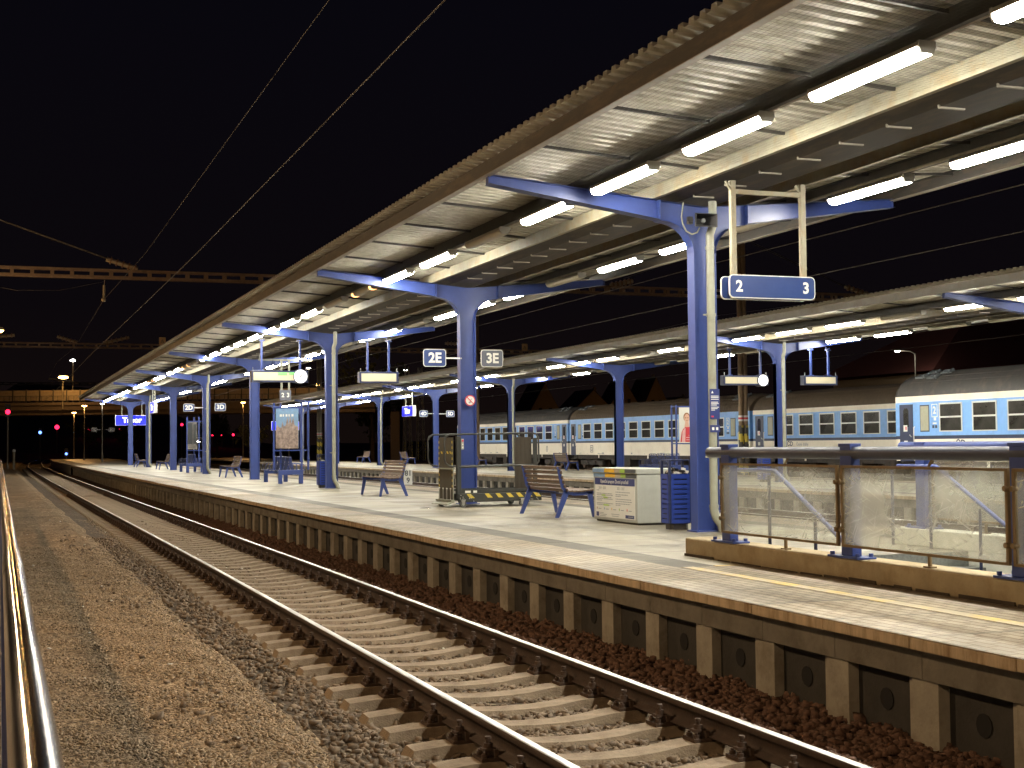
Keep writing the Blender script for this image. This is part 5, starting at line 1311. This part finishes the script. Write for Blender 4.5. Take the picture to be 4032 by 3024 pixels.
    ge.build('gangway', M['black'], t)
    # emblem on the lower band
    if logo == 'word':
        lettering('ČD', .30, (-.006,-L*.145-.0,1.72-z0), '-X', M['cnavy'], t, .02, 1.1, 'emblem'); lettering('České dráhy', .20, (-.006,-L*.145-1.05,1.70-z0), '-X', M['ink2'], t, .012, 1.0)
    elif logo == 'box':
        e_ = MB(); yc = -3.55; zc_ = 1.50-z0
        for (a, c, d, f2) in ((-.20,.20,.19,.22),(-.20,.20,-.22,-.19),(-.20,-.17,-.22,.22),(.17,.20,-.22,.22),(-.10,.14,.08,.11),(-.10,.10,-.12,-.09),(-.10,-.07,-.12,.02),(.07,.10,-.12,.11)): e_.box(-.006,yc+a,zc_+d,-.001,yc+c,zc_+f2)
        e_.build('emblem', M['cnavy'], t)
    else:
        c_ = MB(); pts = [(math.cos(a), math.sin(a)) for a in [2*PI*i/24 for i in range(24)]]; yc = -L+3.7
        for i in range(24):
            a, c = pts[i], pts[(i+1)%24]; c_.quad((-.005,yc+a[0]*.16,1.5-z0+a[1]*.2),(-.005,yc+c[0]*.16,1.5-z0+c[1]*.2),(-.005,yc+c[0]*.12,1.5-z0+c[1]*.16),(-.005,yc+a[0]*.12,1.5-z0+a[1]*.16))
        c_.build('emblem', M['cnavy'], t); lettering('S', .26, (-.006,yc,1.5-z0), '-X', M['cnavy'], t, .012)
    sp_ = MB(); rr = random.Random(int(L*10+ytop))
    u = 1.6
    while u < L-1.5:
        l = rr.uniform(.06,.28); sp_.box(-.004,-u-l,1.19-z0,-.001,-u,1.19+rr.choice([.03,.05,.08])-z0); u += l+rr.choice([.05,.1,.9,1.6])
    sp_.build('small_print', M['ink2'], t)
    return t
coach(29.80, 41.75, 24.4, 0, 'nearest blue coach with a dark grey roof at the right edge', M['croof'], True, 2.45, 12, numeral='2', logo='word')
coach(34.60, 60.08, 23.4, 0, 'blue coach behind the striped mast, partly hidden by the nearest coach', M['croofb'], True, 2.50, 11, numeral='2', logo='word')
coach(34.60, 83.5, 23.1, 0, 'blue coach with a ribbed brown roof in the middle of the row', M['croofb'], False, 2.27, 11, ribs=True, numeral='2', logo='box')
coach(34.60+.0, 107.1, 23.3, 0, 'blue coach with a smooth grey roof and white cantrail, farthest of the row', M['croof'], True, 2.30, 11, numeral='1', logo='round')
# ------------------------------------------------------------------ catenary gantries
def ladder_beam(b, x0, x1, y, z0, z1, pitch, ph, ch=.10, w=.35):
    for yy in (y-w/2, y+w/2):
        b.box(x0, yy-.02, z0, x1, yy+.02, z0+ch); b.box(x0, yy-.02, z1-ch*.8, x1, yy+.02, z1)
    x = x0+ph
    while x < x1-.1:
        for yy in (y-w/2, y+w/2): b.box(x-.065, yy-.018, z0+ch, x+.065, yy+.018, z1-ch*.8)
        b.box(x-.03, y-w/2+.02, z0+.02, x+.03, y+w/2-.02, z0+.06); x += pitch
def double_mast(b, x, y, z0, z1, r=.115, m=0):
    for s in (-1, 1): b.cyl((x+s*r*1.02, y, z0), (x+s*r*1.02, y, z1), r, 16, m=m)
    z = z0+.6
    while z < z1: b.box(x-.05, y-r*.6, z, x+.05, y+r*.6, z+.12, m=m); z += 2.2
def mast_bands(t, x, y, r=.12):
    w = MB(); 
    for s in (-1, 1):
        for za, zb, mi in ((2.98,3.07,0),(2.89,2.98,1),(2.80,2.89,0)): w.cyl((x+s*r*1.0,y,za),(x+s*r*1.0,y,zb),r*1.045,16,m=mi)
    w.build('band', [M['white'], M['red']], t)
    st = MB(); n = 20; H = 2.3; z0 = .30; per = .72
    for s in (-1, 1):
        cx_ = x+s*r*1.0; vs = []; rows = 24
        for i in range(rows+1):
            z = z0+H*i/rows
            for j in range(n): a = 2*PI*j/n; vs.append((cx_+r*1.05*math.cos(a), y+r*1.05*math.sin(a), z))
        for i in range(rows):
            for j in range(n):
                a = (j+.5)/n*2*PI; zz = z0+H*(i+.5)/rows
                k = ((zz + .20*a/(PI)*1.2) / per) % 1.0
                st.add([vs[i*n+j], vs[i*n+(j+1)%n], vs[(i+1)*n+(j+1)%n], vs[(i+1)*n+j]], [(0,1,2,3)], m=0 if k < .5 else 1)
    st.build('hazard_band', [M['yellow'], M['darksteel']], t)
def insulator_rod(p0, p1, label, name='insulator'):
    t = thing(name, p0, label, 'insulator', 'insulator rods on the gantries'); d = Vector(p1)-Vector(p0)
    b = MB(); b.cyl((0,0,0), d, .10, 8); b.build('rod', M['rod'], t)
    b = MB()
    for i in range(5): c = d*(.12+.19*i); b.cyl(c, c+d.normalized()*.06, .15, 8)
    b.build('shed', M['insul'], t)
def wire(pts, r, label, name='overhead_wire', group='overhead wires'):
    b = MB(); b.tube(pts, r, 5, False); return tag(b.build(name, M['wire']), label, 'wire', group)
t = thing('catenary_gantry', (0, 57.5, 0), 'nearest ladder-like catenary gantry crossing all the tracks, on a striped double mast', 'gantry')
b = MB(); ladder_beam(b, -2.2, 39.8, 0, 8.56, 8.93, .745, .10+.075+.2); b.build('beam', M['gantry'], t)
b = MB(); double_mast(b, 32.6, 0, -.2, 11.5); b.build('mast', M['mast'], t); b = MB(); double_mast(b, -2.0, 0, -.2, 11.5); b.build('mast', M['mast'], t)
mast_bands(t, 32.6, 0)
for (a, c) in (((-2,0,11.4),(4.0,0,9.36)), ((32.5,0,11.4),(26.6,0,9.3)), ((32.7,0,11.4),(38.4,0,9.25))):
    b = MB()
    for q in (-.09,.09): b.tube([(a[0],q,a[2]),(c[0],q,c[2])], .018, 5, False)
    b.build('stay_wire', M['wire'], t)
insulator_rod((3.95,57.5,9.35), (5.16,57.5,8.98), 'yellowish insulator rod on the left part of the nearest gantry')
insulator_rod((38.3,57.5,9.28), (39.6,57.5,8.93), 'brownish insulator rod at the right end of the nearest gantry, above the far canopy')
insulator_rod((27.0,57.5,9.2), (25.9,57.5,8.95), 'insulator rod on the nearest gantry left of the mast')
b = MB(); b.cyl((3.88,57.5,8.5),(3.86,57.5,7.95),.012,6); b.cyl((3.865,57.5,8.30),(3.86,57.5,7.80),.045,8); b.sphere((3.85,57.5,7.72),.09,8,6)
tag(b.build('wire_hanger', M['rod']), 'vertical insulator hanger holding the wire under the nearest gantry', 'insulator')
t = thing('catenary_gantry', (0, 98.7, 0), 'second ladder-like catenary gantry lower in the left sky', 'gantry')
b = MB(); ladder_beam(b, -3, 41, 0, 8.61, 8.95, .735, .31); b.build('beam', M['gantry'], t)
b = MB(); double_mast(b, -2.8, 0, -.2, 11.5); b.build('mast', M['mast'], t); b = MB(); double_mast(b, 33.4, 0, -.2, 11.5); b.build('mast', M['mast'], t)
for i, (p0, p1, l) in enumerate((((-.9,98.7,9.25),(.9,98.7,9.42),'left'), ((4.9,98.7,9.0),(3.6,98.7,9.38),'middle'), ((6.6,98.7,8.98),(8.3,98.7,9.4),'right'), ((31.0,98.7,9.35),(32.4,98.7,9.35),'far right'))):
    insulator_rod(p0, p1, f'thin insulator rod on the {l} stretch of the second gantry')
def warning_plate(x, y, z, label, w=.44, h=.56):
    t = thing('warning_plate', (x, y, z), label, 'sign', 'orange warning plates on the gantries')
    b = MB(); b.prism(rrect(w, h, .05), (0,0,0), (1,0,0), (0,0,1), (0,.03,0)); b.build('plate', M['warn'], t)
    b = MB()
    for (a, c) in (((-.11,-.10),(.11,-.10)),((.11,-.10),(0,.12)),((0,.12),(-.11,-.10))): b.bar((a[0],-.004,a[1]),(c[0],-.004,c[1]),.004,.022)
    b.bar((0,-.004,-.05),(0,-.004,.04),.004,.02); b.build('symbol', M['ink'], t)
    b = MB(); b.box(-.03,.03,-h/2-.3,.03,.08,h/2); b.build('bracket', M['darksteel'], t)
warning_plate(10.5, 98.45, 9.14, 'orange warning plate at the left canopy edge, second gantry')
warning_plate(37.2, 98.45, 9.12, 'orange warning plate right of the 3E sign, second gantry')
t = thing('catenary_gantry', (0, 148, 0), 'third faint catenary gantry just above the bridge', 'gantry')
b = MB(); ladder_beam(b, -3, 41, 0, 8.2, 8.5, .735, .3); b.build('beam', M['roofdark'], t); b = MB(); double_mast(b, -2.8, 0, -.2, 11); b.build('mast', M['mastgrey'], t); b = MB(); double_mast(b, 34, 0, -.2, 11); b.build('mast', M['mastgrey'], t)
insulator_rod((4.6,148,8.9), (7.6,148,8.45), 'pale insulator rod above the bridge, third gantry')
warning_plate(14.1, 147.7, 8.7, 'pale small plate above the bridge at the canopy tip, third gantry', .40, .50)
# masts seen below the far canopy
t = thing('catenary_mast', (27.9, 128.0, 0), 'grey double mast with yellow black stripes behind the third post', 'mast')
b = MB(); double_mast(b, 0, 0, -.2, 11, .12); b.build('mast', M['mastgrey'], t); mast_bands(t, 0, 0, .123)
def lattice(x, y, label, h=11):
    t = thing('lattice_mast', (x, y, 0), label, 'mast'); b = MB(); w0, w1 = .45, .2
    for sx in (-1,1):
        for sy in (-1,1): b.bar((sx*w0,sy*w0,0),(sx*w1,sy*w1,h),.07,.07)
    z = 0; n = 12
    for i in range(n):
        za, zb = h*i/n, h*(i+1)/n; wa, wb = w0+(w1-w0)*i/n, w0+(w1-w0)*(i+1)/n; s = 1 if i % 2 else -1
        for sy in (-1,1): b.bar((-s*wa,sy*wa,za),(s*wb,sy*wb,zb),.04,.04)
        for sx in (-1,1): b.bar((sx*wa,-s*wa,za),(sx*wb,s*wb,zb),.04,.04)
    b.build('lattice', M['mastgrey'], t)
    st = MB()
    for i in range(6):
        for sx in (-1,1): st.box(sx*(w0-.01)-.05,-w0-.05,.2+i*.36,sx*(w0-.01)+.05,-w0-.04,.38+i*.36)
    st.build('hazard_band', M['yellow'], t)
lattice(46.5, 158, 'dark lattice mast with striped legs left of the 4D sign'); lattice(44.6, 157, 'second lattice mast close to its twin, left of the 4D sign')

# ------------------------------------------------------------------ overhead wires
wire([(3.45,-6,5.62),(3.53,11,5.6),(3.57,27.6,5.58),(3.54,41,5.6),(3.46,57.5,5.62),(3.40,98.7,5.6),(3.4,148,5.6)], .008, 'contact wire running from the top edge down to the left, brightest of the wires')
wire([(3.75,-6,7.7),(3.70,16.5,7.2),(3.76,39.5,7.2),(3.84,57.5,7.7),(3.75,78,7.2),(3.6,98.7,7.65),(3.6,125,7.2),(3.6,148,7.6)], .006, 'thin carrier wire above the nearest track, left of the contact wire')
for i, (x, l) in enumerate(((14.8,'third track'),(18.2,'track beside the far platform'),(31.2,'track of the nearest coach'),(36.0,'track of the coach row'))):
    wire([(x,-6,5.7),(x,28,5.78),(x,57.5,5.7),(x,98.7,5.6),(x,148,5.6)], .010, f'contact wire over the {l}')
    wire([(x,-6,7.6),(x,20,7.2),(x,40,7.2),(x,57.5,7.7),(x,78,7.2),(x,98.7,7.65),(x,148,7.6)], .007, f'carrier wire over the {l}')
wire([(-2,57.5,8.4),(.6,57.5,8.0),(2.2,57.5,8.05),(3.9,57.5,8.45)], .008, 'slack wire sagging under the nearest gantry beam')

# ------------------------------------------------------------------ road bridge across the yard
ca, sa = math.cos(yaw), math.sin(yaw)
t = thing('road_bridge', (7.0, 193.6, 0), 'dim road bridge with a row of pale noise barrier panels in the left distance', 'bridge', rz=-yaw)
b = MB(); b.box(-30,0,6.9,42,8,7.75); b.box(-30,-.3,7.55,42,.0,7.9); b.build('deck', M['bridge'], t)
b = MB(); b.box(-30,.6,6.3,42,1.2,6.9); b.box(-30,6.8,6.3,42,7.4,6.9); b.build('girder', M['bridge'], t)
for x in (-14, 44):
    b = MB(); b.box(x,1,-1,x+1.2,7,6.3); b.build('pier', M['bridge'], t)
pm_ = MB(); pm_.box(.08,.0,0,1.70,.06,1.38); pme = pm_.mesh('barrier_panel', M['barrier']); qm = MB(); qm.box(-.07,-.02,-.4,.07,.10,1.5); qme = qm.mesh('barrier_post', M['darksteel'])
for i in range(39):
    inst('barrier_panel', pme, t, (-29+1.78*i, .3, 8.15)); inst('barrier_post', qme, t, (-29+1.78*i, .28, 8.15))
b = MB()
b.box(-30,-.22,8.72,42,-.17,8.78)
for i in range(100): b.box(-29.6+.71*i,-.21,7.9,-29.55+.71*i,-.18,8.72)
b.build('railing', M['darksteel'], t)

# ------------------------------------------------------------------ lamps of the yard
SODC = (1.0,.52,.16)
# floodlight on the bridge
t = thing('floodlight', (7.75, 191.0, 0), 'wide orange sodium floodlight glowing above the bridge', 'street lamp')
b = MB(); b.cyl((0,1.5,7),(0,1.5,11.2),.09,8); b.build('pole', M['mastgrey'], t); b = MB(); b.sphere((0,0,11.1),.62,14,8,sc=(1,.4,.30)); b.build('lens', M['sodium'], t); b = MB(); b.box(-.6,.3,11.2,.6,1.6,11.35); b.build('lamp_head', M['darksteel'], t)
pt_light('bulb', (0, -3.2, 10.4), SODC, 520, .4, t)
street_lamp(9.15, 195.4, 7, 6.6, 'tall white lamp on a slim pole above the bridge', 'whitelens', 'tall white yard lamps', head=.45, r=.10)
street_lamp(8.54+off(129)*.0, 128.8, DZ, 5.2, 'white lamp on a post carrying the small 2C and 3C signs', 'whitelens', 'platform end lamps', light=((1,.97,.88), 60, .2), head=.22)
street_lamp(8.36, 153.6, DZ, 5.75, 'tall orange double lamp at the end of the near platform', 'sodium', 'platform end lamps', light=(SODC, 420, .25), head=.32)
street_lamp(8.25, 173.0, DZ, 5.5, 'shorter orange lamp at the tip of the near platform', 'sodium', 'platform end lamps', light=(SODC, 420, .25), head=.32)
street_lamp(27.81, 170.8, DZ3, 6.75, 'orange lamp at the end of the far platform', 'sodium', 'platform end lamps', light=(SODC, 500, .25), head=.34)
street_lamp(38.07, 175.4, 0, 9.6, 'orange lamp beside the fourth near canopy post', 'sodium', 'yard lamps', light=(SODC, 500, .3), head=.55)
street_lamp(33.2, 158, 0, 10.8, 'small white yard lamp right of the platform clock', 'whitelens', 'tall white yard lamps', head=.30, r=.09)
street_lamp(45.0, 159, 0, 10.7, 'small white yard lamp left of the 2E sign', 'whitelens', 'tall white yard lamps', head=.28, r=.09, arm=.0)
street_lamp(69.8, 95, 0, 8.9, 'white lamp on a curved arm behind the nearest coach', 'whitelens', 'tall white yard lamps', arm=-1.7, light=((1,.97,.85), 160, .2), head=.30, r=.06)
street_lamp(-.10, 60, .22, 6.4, 'orange lamp cut by the left edge', 'sodium', 'yard lamps', light=(SODC, 420, .2), head=.28)
street_lamp(27.2, 139, DZ3, 5.3, 'slim yellow lamp right of the lowest sector signs', 'sodium', 'platform end lamps', head=.16)
# 2C / 3C signs on the first end lamp
sector_sign(8.54-.70, 128.6, 3.45, 1, '2C', M['signgrey'], M['white'], 'tiny dim sector sign reading 2C', 8.54)
sector_sign(8.54+.78, 128.6, 3.45, 1, '3C', M['signgrey'], M['white'], 'tiny dim sector sign reading 3C', 8.54)

# ------------------------------------------------------------------ signals
def signal(x, y, h, col, label, cat='railway signal', r=.14, z0=-.2):
    r *= 1.35
    t = thing('railway_signal', (x, y, z0), label, cat, 'signals in the yard')
    b = MB(); b.cyl((0,0,0),(0,0,h-z0-.3),.07,8); b.cyl((0,0,0),(0,0,.5),.14,8); b.build('post', M['mastgrey'], t)
    b = MB(); b.box(-.24,-.1,h-z0-.45,.24,.12,h-z0+.75); b.build('signal_head', M['black'], t)
    b = MB(); b.sphere((0,-.13,h-z0), r, 12, 8, sc=(1,.4,1)); b.build('lens', M[col], t)
signal(.72, 141.5, 5.36, 'redlamp', 'red signal on a tall post at the far left', r=.17)
signal(9.85, 269, 5.75, 'redlamp', 'red signal right of the far left one, left of the platform end', r=.30)
signal(17.3, 302, 5.53, 'redlamp', 'red signal between the orange lamps and the 2C sign', r=.27)
signal(23.4, 300, 5.47, 'redlamp', 'red signal just below the Tábor sign', r=.26)
signal(29.4, 245, 5.74, 'redlamp', 'small red signal left of the fifth post', r=.17)
signal(40.05, 283.7, 4.3, 'redlamp', 'small red signal touching a downpipe post, left of a row of three', r=.18)
signal(41.89, 283, 4.28, 'redlamp', 'middle red signal of the row of three', r=.24)
signal(43.97, 282.3, 4.26, 'redlamp', 'right red signal of the row of three', r=.18)
signal(6.53, 253.4, 4.62, 'bluelamp', 'small blue signal on a post at the left', r=.20)
signal(8.53, 199.5, 1.1, 'bluelamp', 'dwarf blue signal near the ground left of the platform end', r=.13)
t = thing('track_post', (1.25, 138, -.2), 'short pale post beside the far left signal', 'post'); b = MB(); b.cyl((0,0,0),(0,0,1.75),.11,10); b.build('post', M['cream'], t); b = MB(); b.sphere((0,0,1.85),.16,10,6); b.build('cap', M['white'], t)

# ------------------------------------------------------------------ locomotive with its lights on
t = thing('locomotive', (38.9, 296, -.1), 'distant locomotive facing us with three headlights', 'locomotive')
b = MB(); b.prism([(-1.45,.9),(1.45,.9),(1.45,2.3),(1.2,3.6),(.7,3.95),(-.7,3.95),(-1.2,3.6),(-1.45,2.3)], (0,0,0), (1,0,0), (0,0,1), (0,14,0)); b.build('body', M['cwhite'], t)
b = MB(); b.box(-1.05,-.02,2.95,-.1,0,3.6); b.box(.1,-.02,2.95,1.05,0,3.6); b.build('windscreen', M['cglass'], t)
b = MB(); b.box(-1.4,.2,.1,1.4,13.5,.9); b.build('underframe', M['under'], t)
for x, z, r in ((0,2.85,.42),(-.78,1.98,.25),(.78,1.98,.28)):
    b = MB(); b.sphere((x,-.05,z), r, 12, 8, sc=(1,.3,.8)); b.build('headlight', M['headlight'], t)

# ------------------------------------------------------------------ houses and sheds beyond the coaches
def house(x, y, w, d, hw, hr, label, m='house', roof='roofdark', lit=False, name='house'):
    t = thing(name, (x, y, 0), label, 'house')
    b = MB(); b.prism([(-w/2,-1),(w/2,-1),(w/2,hw),(0,hr),(-w/2,hw)], (0,0,0), (1,0,0), (0,0,1), (0,d,0)); b.build('wall', M[m], t)
    b = MB()
    for s in (-1,1):
        dx = w/2+.4; sl = (hr-hw)/(w/2); b.prism([(0,hr+.02),(s*dx,hr-sl*dx+.02),(s*dx,hr-sl*dx+.27),(0,hr+.30)], (0,.15,0), (1,0,0), (0,0,1), (0,d,0))
    b.build('roof', M[roof], t)
    for s in (-1, 1):
        b = MB(); b.box(s*w*.16-.5,-.06,hw-.2,s*w*.16+.5,-.01,hw+1.2); wn = b.build('window', M['cglass'], t)
        b = MB(); b.box(s*w*.16-.55,-.08,hw-.3,s*w*.16+.55,-.02,hw-.2); b.build('sill', M['white'], wn)
    b = MB(); b.box(w*.2,d*.4,hr-1,w*.2+.7,d*.4+.7,hr+1.2); b.build('chimney', M[m], t)
house(147.5, 374, 9.6, 14, 11.0, 19.2, 'dim ochre gabled house above the coach, left of the others')
house(163.6, 376, 12.5, 14, 11.6, 17.5, 'dim brown house with a shallow gable behind the coach')
house(183.0, 374, 7.6, 14, 13.4, 21.3, 'dim ochre house with a steep pointed gable behind the coach')
house(174.5, 378, 8.5, 10, 13.8, 20.5, 'dim ochre house partly behind the far canopy post')
house(194, 380, 16, 12, 12.8, 15.5, 'low dim house right of the steep gable')
for (x, y) in ((150, 352), (172, 356), (188, 352)): 
    street_lamp(x, y, 4, 5.0, f'street lamp hidden by the coaches in front of the dim houses, {["left","middle","right"][[150,172,188].index(x)]}', 'sodium', 'street lamps of the village', light=(SODC, 330, .4), head=.2)
t = thing('station_shed', (71.5, 95, 0), 'dark red hipped roof of a shed above the nearest coach', 'building')
b = MB(); b.box(1,1,-.2,40,16,7.4); b.build('wall', M['house'], t)
b = MB(); b.add([(0,0,7.55),(42,0,7.55),(30,9,14.2),(11.5,9,14.2),(0,18,7.55),(42,18,7.55)], [(0,1,2,3),(1,5,2),(5,4,3,2),(4,0,3)]); b.build('roof', M['roofred'], t)
b = MB(); b.box(-.1,-.12,7.45,42.1,0,7.58); b.build('eaves_gutter', M['darksteel'], t)

# ------------------------------------------------------------------ trees, hill
def tree_meshes(seed, H=9, R=3.2):
    rr = random.Random(seed); tb = MB(); th = H*.42
    tb.tube([(0,0,-.3),(.05,.03,th*.5),(.0,.1,th)], .22, 8, r2=.13); tips = []
    for i in range(9):
        a = rr.uniform(0,2*PI); l = rr.uniform(.5,1)*R; z = th*rr.uniform(.6,1.0)
        e_ = (math.cos(a)*l*.8, math.sin(a)*l*.8, z+rr.uniform(.25,.55)*H*.7); m_ = (e_[0]*.45, e_[1]*.45, z+(e_[2]-z)*.6)
        tb.tube([(0,0.05,z), m_, e_], .09, 6, r2=.03); tips += [e_, m_]
    lb = MB()
    for (x, y, z) in tips:
        for k in range(rr.randint(3,5)):
            cx, cy, cz = x+rr.gauss(0,.8), y+rr.gauss(0,.8), z+rr.gauss(.3,.7); cr = rr.uniform(.45,1.0)
            for q in range(34):
                d = Vector([rr.gauss(0,1) for _ in range(3)]).normalized(); p = Vector((cx,cy,cz))+d*cr*rr.uniform(.5,1)
                n = (d+Vector([rr.gauss(0,.6) for _ in range(3)])).normalized(); u = n.orthogonal().normalized(); v = n.cross(u); s = rr.uniform(.10,.20)
                lb.add([p-u*s-v*s*.6, p+u*s-v*s*.6, p+u*s*.8+v*s*.7, p-u*s*.6+v*s*.8], [(0,1,2,3)])
    return tb.mesh('trunk', M['bark']), lb.mesh('crown', M['leaf'])
TM = [tree_meshes(1), tree_meshes(2, 11, 3.6)]
for i, (x, y, s, k, lab) in enumerate(((30.8,182,.62,0,'small tree lit yellow beside the far platform lamp'),(48.5,188,1.55,1,'tall dark tree behind the hanging displays'),(20.5,246,.8,0,'dark tree far beyond the 2C sign'),(52.5,205,1.3,0,'dark tree behind the lattice masts'),(33.5,232,.9,1,'dark tree left of the far platform lamp'),(13.5,240,.8,1,'dark bushy tree behind the platform end lamps'))):
    t = thing('tree', (x, y, -.2), lab, 'tree', 'trees beyond the yard', rz=i*1.3); inst('trunk', TM[k][0], t); inst('crown', TM[k][1], t); t.scale = (s, s, s)
def hz(x, y): return max(0, (y-255)/40)*3.2*(1+.25*math.sin(x*.05)+.15*math.sin(x*.17)) if y > 255 else 0
strip_mesh('hill', list(np.arange(-260, 700, 14.)), [230, 255, 270, 290, 320, 360, 420, 520], -.40, M['soil'], zfun=lambda x, y: hz(x, y)*(1 if x < 30 else max(.15, 1-(x-30)/60)), follow=False)
SOD = (1.0,.66,.36)
for y, lab in ((-4.0,'sodium street lamp on the near pavement behind the handrail, just behind the viewpoint'), (13.0,'sodium street lamp on the near pavement left of the handrail'), (31.0,'sodium street lamp on the near pavement well down the handrail'), (52.0,'sodium street lamp on the near pavement before the nearest gantry'), (78.0,'sodium street lamp on the near pavement before the second gantry'), (104.0,'sodium street lamp on the near pavement past the second gantry')):
    street_lamp(-2.9, y, .22, 6.1, lab, 'sodium', 'sodium lamps along the near pavement', light=(SOD, 1250 if y < 40 else 420, .18))
# ------------------------------------------------------------------ render settings
S.render.engine = 'CYCLES'
cy = S.cycles
cy.use_denoising = True
try: cy.denoiser = 'OPENIMAGEDENOISE'; cy.denoising_input_passes = 'RGB_ALBEDO_NORMAL'
except Exception: pass
cy.use_light_tree = True; cy.max_bounces = 6; cy.diffuse_bounces = 3; cy.glossy_bounces = 3; cy.transmission_bounces = 4; cy.transparent_max_bounces = 12
cy.sample_clamp_indirect = 8; cy.caustics_reflective = False; cy.caustics_refractive = False
vs_ = S.view_settings; vs_.view_transform = 'Standard'; vs_.look = 'None'; vs_.exposure = .25; vs_.gamma = 1
